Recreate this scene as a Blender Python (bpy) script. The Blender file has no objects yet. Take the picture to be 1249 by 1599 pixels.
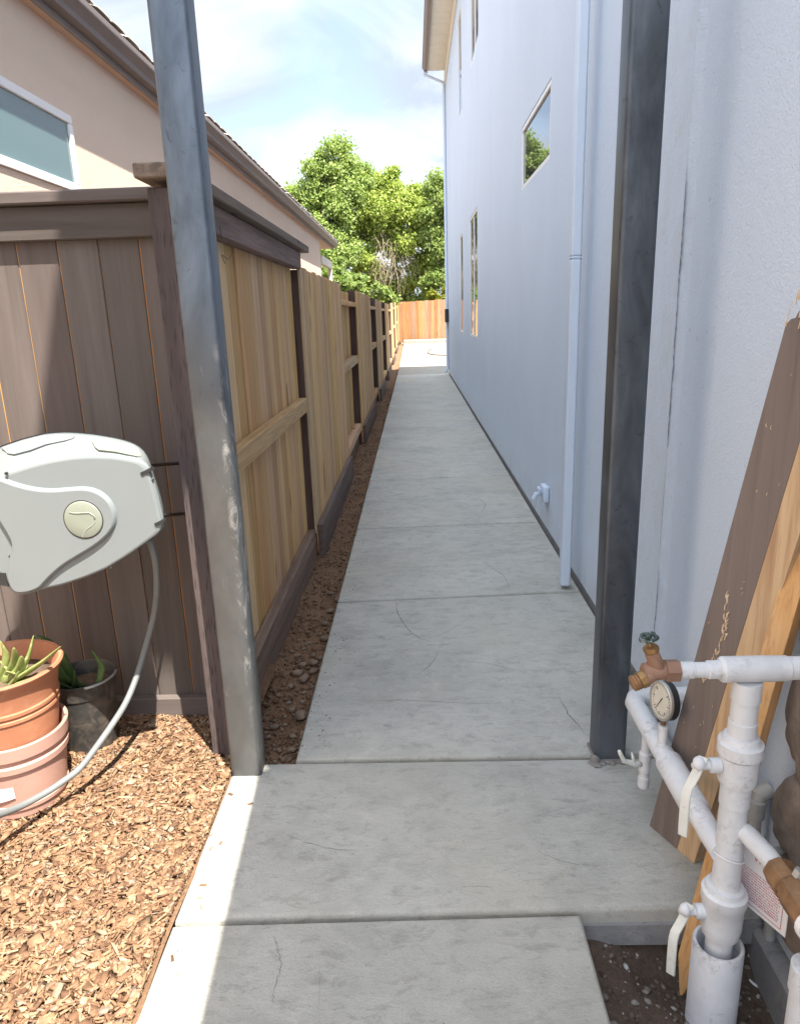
import bpy, bmesh, math, random
import numpy as np
from mathutils import Vector, Matrix

random.seed(7); rng = np.random.default_rng(11)
R_ = math.radians
S = bpy.context.scene
COL = S.collection

# ------------------------------------------------------------------ camera
EYE = np.array([0.0, 0.0, 1.5])
FPX, CX, CY = 1107.9, 624.5, 799.5                      # focal length and centre, photo pixels
_yc = np.array([645-CX, CY-492, -FPX]); _yc /= np.linalg.norm(_yc)
_zc = -np.array([757-CX, CY-4800, -FPX]); _zc /= np.linalg.norm(_zc)
_xc = np.cross(_yc, _zc)
RM = np.array([_xc, _yc, _zc])
cam = bpy.data.cameras.new('camera')
cam.sensor_fit = 'VERTICAL'; cam.sensor_height = 24; cam.lens = FPX/1599*24
cam.clip_start = 0.05; cam.clip_end = 2000
camo = bpy.data.objects.new('camera', cam); COL.objects.link(camo)
m4 = Matrix.Identity(4)
for i in range(3):
    for j in range(3): m4[i][j] = RM[i, j]
    m4[i][3] = EYE[i]
camo.matrix_world = m4
S.camera = camo

# ------------------------------------------------------------------ light
SUN = Vector((0.29, -0.40, 1.0)).normalized()
SUN_EL = math.asin(SUN.z); SUN_AZ = math.atan2(SUN.x, SUN.y)
world = bpy.data.worlds.new('World'); S.world = world; world.use_nodes = True
def build_world():
    nt = world.node_tree; nt.nodes.clear()
    N = nt.nodes.new; L = nt.links.new
    out = N('ShaderNodeOutputWorld'); bg = N('ShaderNodeBackground')
    sky = N('ShaderNodeTexSky'); sky.sky_type = 'NISHITA'; sky.sun_disc = False
    sky.sun_elevation = SUN_EL; sky.sun_rotation = SUN_AZ
    sky.air_density = 1.0; sky.dust_density = 1.2; sky.ozone_density = 1.0
    tc = N('ShaderNodeTexCoord'); sep = N('ShaderNodeSeparateXYZ'); L(tc.outputs['Generated'], sep.inputs[0])
    zz = N('ShaderNodeMath'); zz.operation = 'MAXIMUM'; L(sep.outputs['Z'], zz.inputs[0]); zz.inputs[1].default_value = 0.0
    za = N('ShaderNodeMath'); za.operation = 'ADD'; L(zz.outputs[0], za.inputs[0]); za.inputs[1].default_value = 0.22
    dx = N('ShaderNodeMath'); dx.operation = 'DIVIDE'; L(sep.outputs['X'], dx.inputs[0]); L(za.outputs[0], dx.inputs[1])
    dy = N('ShaderNodeMath'); dy.operation = 'DIVIDE'; L(sep.outputs['Y'], dy.inputs[0]); L(za.outputs[0], dy.inputs[1])
    cb = N('ShaderNodeCombineXYZ'); L(dx.outputs[0], cb.inputs[0]); L(dy.outputs[0], cb.inputs[1])
    cb.inputs[2].default_value = 3.7
    n1 = N('ShaderNodeTexNoise'); n1.inputs['Scale'].default_value = 1.25; n1.inputs['Detail'].default_value = 9
    n1.inputs['Roughness'].default_value = 0.56; n1.inputs['Distortion'].default_value = 0.5
    L(cb.outputs[0], n1.inputs['Vector'])
    r1 = N('ShaderNodeValToRGB'); r1.color_ramp.elements[0].position = 0.26; r1.color_ramp.elements[1].position = 0.47; r1.color_ramp.elements[0].color = (0.42, 0.42, 0.42, 1)
    L(n1.outputs['Fac'], r1.inputs[0])
    n2 = N('ShaderNodeTexNoise'); n2.inputs['Scale'].default_value = 2.1; n2.inputs['Detail'].default_value = 6
    n2.inputs['Distortion'].default_value = 0.7
    L(cb.outputs[0], n2.inputs['Vector'])
    r2 = N('ShaderNodeValToRGB')
    e = r2.color_ramp.elements; e[0].position = 0.40; e[1].position = 0.60
    e[0].color = (2.2, 2.5, 3.1, 1); e[1].color = (3.5, 3.8, 4.15, 1)
    L(n2.outputs['Fac'], r2.inputs[0])
    # clouds brighten towards the unseen sun; this gain is added to lift the shade
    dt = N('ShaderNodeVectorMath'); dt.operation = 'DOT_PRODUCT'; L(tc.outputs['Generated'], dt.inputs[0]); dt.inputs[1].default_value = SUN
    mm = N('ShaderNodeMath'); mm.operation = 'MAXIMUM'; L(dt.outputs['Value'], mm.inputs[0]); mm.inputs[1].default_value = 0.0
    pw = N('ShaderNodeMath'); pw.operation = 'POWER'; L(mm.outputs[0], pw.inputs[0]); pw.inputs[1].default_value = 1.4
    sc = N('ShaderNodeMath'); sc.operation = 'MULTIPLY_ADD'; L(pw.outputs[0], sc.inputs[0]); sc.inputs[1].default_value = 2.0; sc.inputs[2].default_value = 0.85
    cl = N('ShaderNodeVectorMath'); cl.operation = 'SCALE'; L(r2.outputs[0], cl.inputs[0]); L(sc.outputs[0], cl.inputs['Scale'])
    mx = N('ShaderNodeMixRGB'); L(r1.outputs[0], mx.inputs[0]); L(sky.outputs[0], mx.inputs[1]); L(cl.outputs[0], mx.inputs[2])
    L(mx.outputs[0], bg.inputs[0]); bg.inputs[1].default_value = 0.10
    L(bg.outputs[0], out.inputs[0])
build_world()
sl = bpy.data.lights.new('sun', 'SUN'); sl.energy = 4.4; sl.angle = R_(0.42); sl.color = (1.0, 0.935, 0.82)
so = bpy.data.objects.new('sun', sl); COL.objects.link(so)
so.rotation_euler = (-SUN).to_track_quat('-Z', 'Y').to_euler(); so.location = (3, -4, 12)
S.view_settings.view_transform = 'Standard'; S.view_settings.look = 'None'
S.view_settings.gamma = 1; S.view_settings.use_curve_mapping = False
S.view_settings.exposure = 1.98
S.cycles.max_bounces = 10; S.cycles.diffuse_bounces = 5

# ------------------------------------------------------------------ helpers
def px(x, y, X=None, Y=None, Z=None):
    d = RM @ np.array([x-CX, CY-y, -FPX])
    t = ((X-EYE[0])/d[0] if X is not None else (Y-EYE[1])/d[1] if Y is not None else (Z-EYE[2])/d[2])
    return Vector(EYE + t*d)

class MB:
    def __init__(s): s.bm = bmesh.new()
    def box(s, x0, x1, y0, y1, z0, z1, bev=0.0, M=None, seg=1):
        bm = s.bm
        vs = [bm.verts.new((x, y, z)) for x in (x0, x1) for y in (y0, y1) for z in (z0, z1)]
        fs = [(0,1,3,2), (4,6,7,5), (0,4,5,1), (2,3,7,6), (0,2,6,4), (1,5,7,3)]
        fc = [bm.faces.new([vs[i] for i in f]) for f in fs]
        if bev > 0:
            ed = list({e for f in fc for e in f.edges})
            r = bmesh.ops.bevel(bm, geom=ed, offset=bev, segments=seg, affect='EDGES', profile=0.5)
            vs = list({v for f in r['faces'] for v in f.verts} | {v for v in vs if v.is_valid})
        if M is not None: bmesh.ops.transform(bm, matrix=M, verts=[v for v in vs if v.is_valid])
        return s
    def prism(s, pts, off, cap=True):                    # polygon extruded by a vector
        bm = s.bm; off = Vector(off)
        a = [bm.verts.new(Vector(p)) for p in pts]; b = [bm.verts.new(Vector(p)+off) for p in pts]
        n = len(a)
        for i in range(n): bm.faces.new((a[i], a[(i+1) % n], b[(i+1) % n], b[i]))
        if cap: bm.faces.new(a[::-1]); bm.faces.new(b)
        return s
    def loft(s, rings, cap0=True, cap1=True, closed=True):
        bm = s.bm; V = [[bm.verts.new(Vector(p)) for p in r] for r in rings]
        n = len(V[0])
        for k in range(len(V)-1):
            for i in range(n if closed else n-1):
                bm.faces.new((V[k][i], V[k][(i+1) % n], V[k+1][(i+1) % n], V[k+1][i]))
        if cap0 and closed: bm.faces.new(V[0][::-1])
        if cap1 and closed: bm.faces.new(V[-1])
        return s
    def tube(s, pts, rad, n=12, cap=True, up=None):
        pts = [Vector(p) for p in pts]
        if not hasattr(rad, '__len__'): rad = [rad]*len(pts)
        rings = []; t0 = (pts[1]-pts[0]).normalized()
        u = t0.orthogonal().normalized() if up is None else (Vector(up)-Vector(up).dot(t0)*t0).normalized()
        for i, p in enumerate(pts):
            if i == 0: t = t0
            elif i == len(pts)-1: t = (pts[i]-pts[i-1]).normalized()
            else:
                t = (pts[i+1]-pts[i]).normalized() + (pts[i]-pts[i-1]).normalized()
                t = t.normalized() if t.length > 1e-6 else (pts[i+1]-pts[i]).normalized()
            u = (u - u.dot(t)*t).normalized(); v = t.cross(u)
            rings.append([p + rad[i]*(math.cos(2*math.pi*k/n)*u + math.sin(2*math.pi*k/n)*v) for k in range(n)])
        return s.loft(rings, cap, cap)
    def turn(s, origin, axis, prof, n=24):               # lathe: (distance along axis, radius)
        o = Vector(origin); t = Vector(axis).normalized(); u = t.orthogonal().normalized(); v = t.cross(u)
        rings = [[o + a*t + max(r, 1e-4)*(math.cos(2*math.pi*k/n)*u + math.sin(2*math.pi*k/n)*v) for k in range(n)] for a, r in prof]
        return s.loft(rings)
    def rock(s, c, r, sx=1, sy=1, sz=1, sub=1, jit=0.25, M=None):
        res = bmesh.ops.create_icosphere(s.bm, subdivisions=sub, radius=1.0)
        q = Matrix.Rotation(random.uniform(0, 6.28), 4, 'Z')
        for v in res['verts']:
            k = 1 + random.uniform(-jit, jit)
            v.co = Vector(c) + q @ Vector((v.co.x*r*sx*k, v.co.y*r*sy*k, v.co.z*r*sz*k))
        return s
    def mesh(s, name, smooth=False, ang=None):
        bmesh.ops.recalc_face_normals(s.bm, faces=s.bm.faces[:])
        me = bpy.data.meshes.new(name); s.bm.to_mesh(me); s.bm.free()
        if smooth:
            me.polygons.foreach_set('use_smooth', [True]*len(me.polygons))
            if ang: me.set_sharp_from_angle(angle=R_(ang))
        return me

def wloc(o):
    v = Vector((0, 0, 0))
    while o: v += o.location; o = o.parent
    return v
def obj(name, mb, mat, parent=None, smooth=False, ang=None):
    """mesh written in world coordinates; stored relative to its parent"""
    if parent is not None: bmesh.ops.translate(mb.bm, verts=mb.bm.verts[:], vec=-wloc(parent))
    me = mb.mesh(name, smooth, ang) if isinstance(mb, MB) else mb
    o = bpy.data.objects.new(name, me); COL.objects.link(o)
    if mat: me.materials.append(mat)
    if parent is not None: o.parent = parent
    return o
def inst(name, me, parent, loc, rot=(0, 0, 0), sc=(1, 1, 1)):
    o = bpy.data.objects.new(name, me); COL.objects.link(o); o.parent = parent
    o.location = Vector(loc) - wloc(parent); o.rotation_euler = rot; o.scale = sc
    return o
def tag(o, label=None, cat=None, group=None, kind=None):
    if label: o['label'] = label
    if cat: o['category'] = cat
    if group: o['group'] = group
    if kind: o['kind'] = kind
    return o
def thing(name, label, cat, loc=(0, 0, 0), group=None, kind=None):
    o = bpy.data.objects.new(name, None); COL.objects.link(o); o.location = loc; o.empty_display_size = 0.1
    return tag(o, label, cat, group, kind)
def fast(name, verts, faces, mat, parent=None, smooth=False):
    v = np.asarray(verts, dtype=np.float32)
    if parent is not None: v = v - np.array(wloc(parent), dtype=np.float32)
    me = bpy.data.meshes.new(name); me.from_pydata(v.tolist(), [], [tuple(f) for f in faces]) if not isinstance(faces, np.ndarray) else None
    if isinstance(faces, np.ndarray):
        nf, k = faces.shape
        me.vertices.add(len(v)); me.vertices.foreach_set('co', v.ravel())
        me.loops.add(nf*k); me.loops.foreach_set('vertex_index', faces.astype(np.int32).ravel())
        me.polygons.add(nf); me.polygons.foreach_set('loop_start', np.arange(0, nf*k, k, dtype=np.int32))
        me.update(calc_edges=True)
    if smooth: me.polygons.foreach_set('use_smooth', [True]*len(me.polygons))
    me.materials.append(mat)
    o = bpy.data.objects.new(name, me); COL.objects.link(o)
    if parent is not None: o.parent = parent
    return o

def spline(P, m=6):
    out = []
    for i in range(len(P)-1):
        p0, p1, p2, p3 = P[max(0, i-1)], P[i], P[i+1], P[min(len(P)-1, i+2)]
        for k in range(m):
            t_ = k/m
            out.append(0.5*((2*p1)+(-p0+p2)*t_+(2*p0-5*p1+4*p2-p3)*t_*t_+(-p0+3*p1-3*p2+p3)*t_**3))
    return out+[P[-1]]

# ------------------------------------------------------------------ materials
class NT:
    def __init__(s, name):
        s.m = bpy.data.materials.new(name); s.m.use_nodes = True; s.t = s.m.node_tree
        s.b = s.t.nodes['Principled BSDF']; s.out = s.t.nodes['Material Output']
    def n(s, ty, **kw):
        nd = s.t.nodes.new('ShaderNode'+ty)
        for k, v in kw.items():
            key = k.replace('_', ' ')
            if key in nd.inputs:
                if hasattr(v, 'is_linked') or hasattr(v, 'links'): s.t.links.new(v, nd.inputs[key])
                else: nd.inputs[key].default_value = v
            else: setattr(nd, k, v)
        return nd
    def l(s, a, b): s.t.links.new(a, b)
    def coord(s, kind='Object', scale=(1, 1, 1), rnd=False):
        tc = s.n('TexCoord'); mp = s.n('Mapping'); s.l(tc.outputs[kind], mp.inputs[0]); mp.inputs['Scale'].default_value = scale
        if rnd:
            oi = s.n('ObjectInfo'); ml = s.n('Math', operation='MULTIPLY'); s.l(oi.outputs['Random'], ml.inputs[0]); ml.inputs[1].default_value = 37.0
            s.l(ml.outputs[0], mp.inputs['Location'])
        return mp.outputs[0]
    def noise(s, vec, scale, detail=4, rough=0.5, dist=0.0):
        nd = s.n('TexNoise', Scale=scale, Detail=detail, Roughness=rough, Distortion=dist); s.l(vec, nd.inputs['Vector'])
        return nd.outputs['Fac']
    def ramp(s, fac, stops):
        nd = s.n('ValToRGB'); e = nd.color_ramp.elements
        while len(e) < len(stops): e.new(0.5)
        for k, (p, c) in enumerate(stops):
            e[k].position = p; e[k].color = (c, c, c, 1) if not hasattr(c, '__len__') else (*c, 1)
        s.l(fac, nd.inputs[0]); return nd.outputs[0]
    def mix(s, fac, a, b, mode='MIX'):
        nd = s.n('MixRGB', blend_type=mode)
        for i, v in enumerate((fac, a, b)):
            if hasattr(v, 'links'): s.l(v, nd.inputs[i])
            elif hasattr(v, '__len__'): nd.inputs[i].default_value = (*v, 1)
            else: nd.inputs[i].default_value = v
        return nd.outputs[0]
    def math(s, op, a, b=0.0):
        nd = s.n('Math', operation=op)
        for i, v in enumerate((a, b)):
            if hasattr(v, 'links'): s.l(v, nd.inputs[i])
            else: nd.inputs[i].default_value = v
        return nd.outputs[0]
    def bump(s, h, strength=0.3, dist=0.01, prev=None):
        nd = s.n('Bump', Strength=strength, Distance=dist); s.l(h, nd.inputs['Height'])
        if prev is not None: s.l(prev, nd.inputs['Normal'])
        return nd.outputs[0]
    def rand(s): return s.n('ObjectInfo').outputs['Random']
    def island(s): return s.n('NewGeometry').outputs['Random Per Island']
    def done(s, col, rough=0.6, normal=None, metal=0.0, spec=None):
        for v, k in ((col, 'Base Color'), (rough, 'Roughness'), (metal, 'Metallic')):
            if hasattr(v, 'links'): s.l(v, s.b.inputs[k])
            elif hasattr(v, '__len__'): s.b.inputs[k].default_value = (*v, 1)
            else: s.b.inputs[k].default_value = v
        if normal is not None: s.l(normal, s.b.inputs['Normal'])
        if spec is not None: s.b.inputs['Specular IOR Level'].default_value = spec
        return s.m

def m_concrete(name, base, tint=1.0, cracks=True):
    t = NT(name); c = t.coord(); b = np.array(base)
    cs = t.coord(scale=(1.0, 1.35, 1))
    big = t.noise(cs, 1.5, 6, 0.6, 0.3)
    col = t.ramp(big, [(0.32, b*0.84), (0.50, b*1.0), (0.68, b*1.10)])
    st = t.noise(cs, 7.0, 10, 0.74, 0.35)
    col = t.mix(t.ramp(st, [(0.47, 0.0), (0.63, 0.42)]), col, b*0.64)
    st2 = t.noise(t.coord(scale=(0.75, 1.7, 1)), 13, 11, 0.80, 0.35)
    col = t.mix(t.ramp(st2, [(0.525, 0.0), (0.59, 0.50)]), col, b*0.55)
    st3 = t.noise(cs, 12, 9, 0.76, 0.2)
    col = t.mix(t.ramp(st3, [(0.54, 0.0), (0.64, 0.45)]), col, b*1.2)
    pit = t.n('TexVoronoi', Scale=42.0); t.l(t.coord(), pit.inputs['Vector'])
    pk_ = t.math('MULTIPLY', t.ramp(pit.outputs['Distance'], [(0.06, 1.0), (0.15, 0.0)]), t.ramp(t.noise(c, 9, 3, 0.6), [(0.52, 0.0), (0.62, 0.8)]))
    col = t.mix(pk_, col, b*0.40)
    fine = t.noise(c, 210, 3, 0.65)
    col = t.mix(t.ramp(fine, [(0.34, 0.30), (0.52, 0.0)]), col, b*0.5)
    bl2 = t.noise(c, 0.9, 4, 0.55)
    col = t.mix(t.ramp(bl2, [(0.46, 0.0), (0.72, 0.5)]), col, b*np.array([1.12, 1.05, 0.92]))
    nrm = t.bump(t.mix(0.5, st, st2), 0.85, 0.015)
    nrm = t.bump(fine, 0.3, 0.002, nrm)
    return t.done(col, t.ramp(st, [(0.3, 0.55), (0.7, 0.78)]), nrm)
M_conc = m_concrete('concrete_grey', (0.435, 0.430, 0.392))
M_conc_dark = m_concrete('concrete_footing', (0.29, 0.29, 0.295), cracks=False)
M_patio = m_concrete('concrete_patio', (0.30, 0.285, 0.25), cracks=False)

def m_stucco(name, base, stain=False, bump=0.8, bscale=150):
    t = NT(name); c = t.coord('Object'); b = np.array(base)
    n1 = t.noise(t.coord(scale=(1, 1, 0.7)), 0.9, 7, 0.62, 0.4); col = t.ramp(n1, [(0.30, b*0.96), (0.52, b), (0.70, b*1.03)])
    stk = t.noise(t.coord(scale=(1, 1, 0.07)), 3.2, 6, 0.65)
    col = t.mix(t.ramp(stk, [(0.60, 0.0), (0.80, 0.10)]), col, b*np.array([0.86, 0.84, 0.82]))
    zs_ = t.n('SeparateXYZ'); t.l(t.n('NewGeometry').outputs['Position'], zs_.inputs[0])
    spl = t.math('MULTIPLY', t.ramp(zs_.outputs['Z'], [(0.03, 1.0), (0.30, 0.0)]), t.ramp(t.noise(c, 7, 7, 0.7), [(0.40, 0.1), (0.62, 0.8)]))
    col = t.mix(t.math('MULTIPLY', spl, 0.6), col, b*np.array([0.72, 0.62, 0.52]))
    n2 = t.noise(c, bscale, 3, 0.65); n3 = t.noise(c, bscale*0.22, 3, 0.6)
    col = t.mix(t.ramp(n2, [(0.32, 0.12), (0.5, 0.0)]), col, b*0.7)
    if stain:                                             # dusty rub marks beside the trim joint and faint drips
        sp = t.n('SeparateXYZ'); t.l(t.n('NewGeometry').outputs['Position'], sp.inputs[0])
        y = sp.outputs['Y']
        band = t.math('MULTIPLY', t.ramp(t.math('SUBTRACT', y, 2.0), [(0.44, 0.0), (0.50, 1.0)]),
                      t.ramp(t.math('SUBTRACT', y, 2.0), [(0.62, 1.0), (0.95, 0.0)]))
        dirt = t.ramp(t.noise(t.coord(scale=(1, 3, 1.6)), 3.3, 7, 0.75, .8), [(0.40, 0.0), (0.72, 0.42)])
        col = t.mix(t.math('MULTIPLY', band, dirt), col, b*np.array([0.80, 0.72, 0.62]))
        sp2 = t.ramp(t.noise(c, 34, 2, 0.4), [(0.72, 0.0), (0.75, 0.5)])
        col = t.mix(sp2, col, b*0.7)
    h = t.mix(0.4, n2, n3)
    return t.done(col, 0.88, t.bump(h, bump, 0.006), spec=0.25)
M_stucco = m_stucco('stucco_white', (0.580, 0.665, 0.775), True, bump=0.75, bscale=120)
M_stucco_n = m_stucco('stucco_beige', (0.70, 0.575, 0.470), bscale=120)

def m_wood(name, cols, rough=0.75, axis='z', gs=26, streak=0.75, knots=True):
    t = NT(name)
    sc = {'z': (1, 1, 0.045), 'y': (1, 0.045, 1), 'x': (0.045, 1, 1)}[axis]
    c = t.coord(scale=sc, rnd=True)
    g = t.noise(c, gs, 6, 0.62, 0.6); g2 = t.noise(c, gs*4.5, 3, 0.6)
    a, b_, d = [np.array(k) for k in cols]
    base = t.ramp(g, [(0.28, d), (0.46, a), (0.70, b_)])
    line = t.ramp(g2, [(0.36, streak), (0.50, 0.0)])
    base = t.mix(t.math('MULTIPLY', line, 0.5), base, d*0.75)
    v = t.n('HueSaturation'); t.l(base, v.inputs['Color'])
    r = t.rand()
    t.l(t.ramp(r, [(0.0, 0.78), (1.0, 1.2)]), v.inputs['Value'])
    r2 = t.math('FRACT', t.math('MULTIPLY', r, 17.3))
    t.l(t.math('ADD', t.math('MULTIPLY', r2, 0.022), 0.489), v.inputs['Hue'])
    t.l(t.math('ADD', t.math('MULTIPLY', t.math('FRACT', t.math('MULTIPLY', r, 53.1)), 0.3), 0.82), v.inputs['Saturation'])
    col = v.outputs[0]
    if knots:
        kc = t.coord(scale={'z': (1, 1, 0.4), 'y': (1, 0.4, 1), 'x': (0.4, 1, 1)}[axis], rnd=True)
        k = t.ramp(t.noise(kc, 9, 1, 0.3), [(0.735, 0.0), (0.77, 0.8)])
        col = t.mix(k, col, d*0.45)
    return t.done(col, rough, t.bump(t.mix(0.5, g, g2), 0.35, 0.004), spec=0.3)
RAWC = ((0.525, 0.325, 0.150), (0.63, 0.425, 0.215), (0.36, 0.195, 0.082))
M_picket = m_wood('raw_fir_pickets', RAWC)
M_rail = m_wood('raw_fir_rails', ((0.51, 0.32, 0.165), (0.60, 0.41, 0.235), (0.35, 0.195, 0.09)), axis='y')
M_kick = m_wood('weathered_kickboard', ((0.19, 0.125, 0.085), (0.27, 0.19, 0.13), (0.10, 0.064, 0.045)), axis='y')
M_kickb = m_wood('brown_kickboard', ((0.135, 0.096, 0.078), (0.185, 0.134, 0.108), (0.085, 0.058, 0.047)), axis='y', knots=False)
M_header = m_wood('dark_header', ((0.205, 0.132, 0.104), (0.27, 0.182, 0.145), (0.115, 0.074, 0.060)), axis='y')
M_cap = m_wood('weathered_cap', ((0.185, 0.140, 0.115), (0.25, 0.19, 0.155), (0.11, 0.082, 0.068)), axis='y')
M_post = m_wood('dark_stained_post', ((0.062, 0.040, 0.036), (0.088, 0.058, 0.051), (0.032, 0.021, 0.020)), knots=False)
M_brown = m_wood('brown_stained_boards', ((0.100, 0.081, 0.073), (0.124, 0.101, 0.091), (0.070, 0.055, 0.050)), gs=14, streak=0.25, knots=False)
M_brownp = m_wood('brown_painted_plank', ((0.165, 0.125, 0.110), (0.195, 0.150, 0.132), (0.125, 0.092, 0.082)), gs=14, streak=0.4, knots=False)
M_brownx = m_wood('brown_stained_rails', ((0.100, 0.081, 0.073), (0.124, 0.101, 0.091), (0.070, 0.055, 0.050)), axis='x', gs=14, streak=0.25, knots=False)
M_gold = m_wood('orange_raw_edge', ((0.46, 0.23, 0.085), (0.54, 0.29, 0.12), (0.24, 0.10, 0.04)), knots=False)
M_redwood = m_wood('redwood_pickets', ((0.30, 0.145, 0.068), (0.38, 0.20, 0.10), (0.20, 0.085, 0.040)))
M_plankraw = m_wood('pine_plank', ((0.68, 0.475, 0.225), (0.76, 0.57, 0.31), (0.50, 0.295, 0.12)), gs=20)
M_plank2 = m_wood('orange_pine_stake', ((0.60, 0.37, 0.150), (0.70, 0.47, 0.23), (0.42, 0.22, 0.08)), gs=20)

def m_incised():
    t = NT('incised_treated_post'); c = t.coord(scale=(1, 1, 0.07))
    v = t.n('TexVoronoi', Scale=190.0); t.l(c, v.inputs['Vector'])
    k = t.ramp(v.outputs['Distance'], [(0.16, 1.0), (0.34, 0.0)])
    b = t.ramp(t.noise(t.coord(scale=(1, 1, 0.05)), 24, 5), [(0.3, (0.058, 0.043, 0.042)), (0.7, (0.105, 0.082, 0.080))])
    return t.done(t.mix(t.math('MULTIPLY', k, 0.7), b, (0.03, 0.023, 0.021)), 0.8, t.bump(t.math('SUBTRACT', 1.0, k), 0.5, 0.004), spec=0.3)
M_incised = m_incised()

def m_steel(name, scratch):
    t = NT(name); c = t.coord()
    n1 = t.noise(t.coord(scale=(1, 1, 0.35)), 7, 7, 0.62, 0.8)
    col = t.ramp(n1, [(0.30, (0.062, 0.074, 0.092)), (0.5, (0.108, 0.135, 0.168)), (0.68, (0.165, 0.200, 0.245))])
    dk = t.ramp(t.noise(c, 17, 4, 0.6, 1.2), [(0.60, 0.0), (0.72, 0.65)])
    col = t.mix(dk, col, (0.045, 0.045, 0.055))
    ru = t.ramp(t.noise(t.coord(scale=(1, 1, 0.5)), 11, 5, 0.65), [(0.64, 0.0), (0.74, 0.55)])
    col = t.mix(ru, col, (0.15, 0.105, 0.08))
    metal = 0.55
    if not scratch: col = t.mix(1.0, col, (0.80, 0.74, 0.70), 'MULTIPLY')
    if scratch:
        sp = t.n('SeparateXYZ'); t.l(t.n('NewGeometry').outputs['Position'], sp.inputs[0])
        zr = t.ramp(t.math('MULTIPLY', sp.outputs['Z'], 0.4), [(0.48, 1.0), (0.63, 0.0)])   # lower half ground to bare metal
        bare = t.ramp(t.noise(t.coord(scale=(1, 1, 0.6)), 6, 5, 0.6), [(0.3, (0.066, 0.065, 0.064)), (0.7, (0.135, 0.132, 0.128))])
        col = t.mix(t.math('MULTIPLY', zr, 0.85), col, bare)
        sc = t.noise(t.coord(scale=(1.3, 1.3, 0.42)), 15, 6, 0.66, 1.6)
        sm = t.ramp(sc, [(0.615, 0.0), (0.72, 0.45)])
        edge = t.ramp(t.math('MULTIPLY', t.math('ADD', sp.outputs['X'], 0.66), 8.0), [(0.60, 0.0), (0.72, 1.0)])
        es = t.ramp(t.noise(t.coord(scale=(1, 1, 0.5)), 21, 6, 0.7, 1.0), [(0.52, 0.0), (0.64, 0.6)])
        sm = t.mix(1.0, sm, t.math('MULTIPLY', edge, es), 'LIGHTEN')
        zb = t.math('MULTIPLY', t.ramp(t.math('MULTIPLY', sp.outputs['Z'], 0.4), [(0.06, 0.12), (0.22, 1.0)]), t.ramp(t.math('MULTIPLY', sp.outputs['Z'], 0.4), [(0.52, 1.0), (0.60, 0.04)]))
        col = t.mix(t.math('MULTIPLY', sm, zb), col, (0.48, 0.475, 0.46))
    return t.done(col, t.ramp(n1, [(0.3, 0.34), (0.7, 0.52)]), t.bump(n1, 0.08, 0.004), metal=metal)
M_steelL = m_steel('mill_scale_steel_scratched', True)
M_steelR = m_steel('mill_scale_steel', False)

def m_plain(name, col, rough=0.5, var=0.08, scale=8, bump=0.0, metal=0.0, spec=None, dirt=None, dpos=(0.55, 0.75), bs=60):
    t = NT(name); c = t.coord(rnd=True); b = np.array(col)
    n1 = t.noise(c, scale, 5, 0.6)
    k = t.ramp(n1, [(0.3, b*(1-var)), (0.7, b*(1+var))])
    if dirt is not None:
        k = t.mix(t.ramp(t.noise(c, scale*2.3, 6, 0.7, 0.8), [(dpos[0], 0.0), (dpos[1], 0.7)]), k, dirt)
    nr = t.bump(t.noise(c, bs, 4, 0.6), bump, 0.004) if bump > 0 else None
    return t.done(k, rough, nr, metal=metal, spec=spec)
M_reel = m_plain('reel_grey_plastic', (0.165, 0.184, 0.190), 0.5, 0.02, 5, 0.06, bs=400)
M_cream = m_plain('reel_cream_plastic', (0.205, 0.225, 0.185), 0.45, 0.03)
M_dark = m_plain('black_plastic', (0.018, 0.019, 0.02), 0.5, 0.2)
M_hose = m_plain('hose_grey', (0.15, 0.163, 0.166), 0.5, 0.05)
M_hose2 = m_plain('dark_hose', (0.10, 0.09, 0.075), 0.5)
M_terra = m_plain('terracotta', (0.37, 0.152, 0.080), 0.75, 0.14, 7, 0.15, dirt=(0.42, 0.24, 0.15), dpos=(0.54, 0.8))
M_pink = m_plain('pink_clay_plastic', (0.42, 0.245, 0.20), 0.65, 0.06, 7, 0.08, dirt=(0.33, 0.18, 0.13), dpos=(0.58, 0.8))
M_blackpot = m_plain('dusty_black_plastic', (0.028, 0.028, 0.028), 0.55, 0.2, 9, 0.1, dirt=(0.17, 0.14, 0.11), dpos=(0.44, 0.8))
M_soilpot = m_plain('potting_soil', (0.09, 0.06, 0.04), 0.95, 0.4, 30, 0.8)
M_label = m_plain('paper_label', (0.75, 0.75, 0.76), 0.6, 0.04)
def m_pipe(name, col, amt):
    t = NT(name); c = t.coord('Object'); b = np.array(col)
    k = t.ramp(t.noise(c, 16, 5, 0.6), [(0.3, b*0.93), (0.7, b*1.05)])
    scuff = t.math('MULTIPLY', t.ramp(t.noise(c, 55, 5, 0.7, 0.6), [(0.50, 0.0), (0.62, 0.9)]), t.ramp(t.noise(c, 10, 3, 0.5), [(0.50, 0.0), (0.64, amt)]))
    k = t.mix(scuff, k, (0.20, 0.185, 0.165))
    drip = t.ramp(t.noise(t.coord(scale=(1, 1, 0.12)), 42, 5, 0.65), [(0.58, 0.0), (0.70, amt*0.5)])
    k = t.mix(drip, k, b*np.array([0.74, 0.70, 0.63]))
    nr = t.bump(t.noise(c, 28, 4, 0.6), 0.35, 0.006); nr = t.bump(t.noise(c, 220, 3, 0.6), 0.15, 0.002, nr)
    return t.done(k, 0.55, nr)
M_pvc = m_pipe('white_painted_pipe', (0.61, 0.625, 0.645), 0.42)
M_pvcd = m_pipe('weathered_white_sleeve', (0.56, 0.575, 0.605), 0.6)
M_handle = m_plain('painted_valve_handle', (0.64, 0.645, 0.60), 0.55, 0.06, 30, 0.2, dirt=(0.28, 0.36, 0.42), dpos=(0.60, 0.68))
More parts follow.
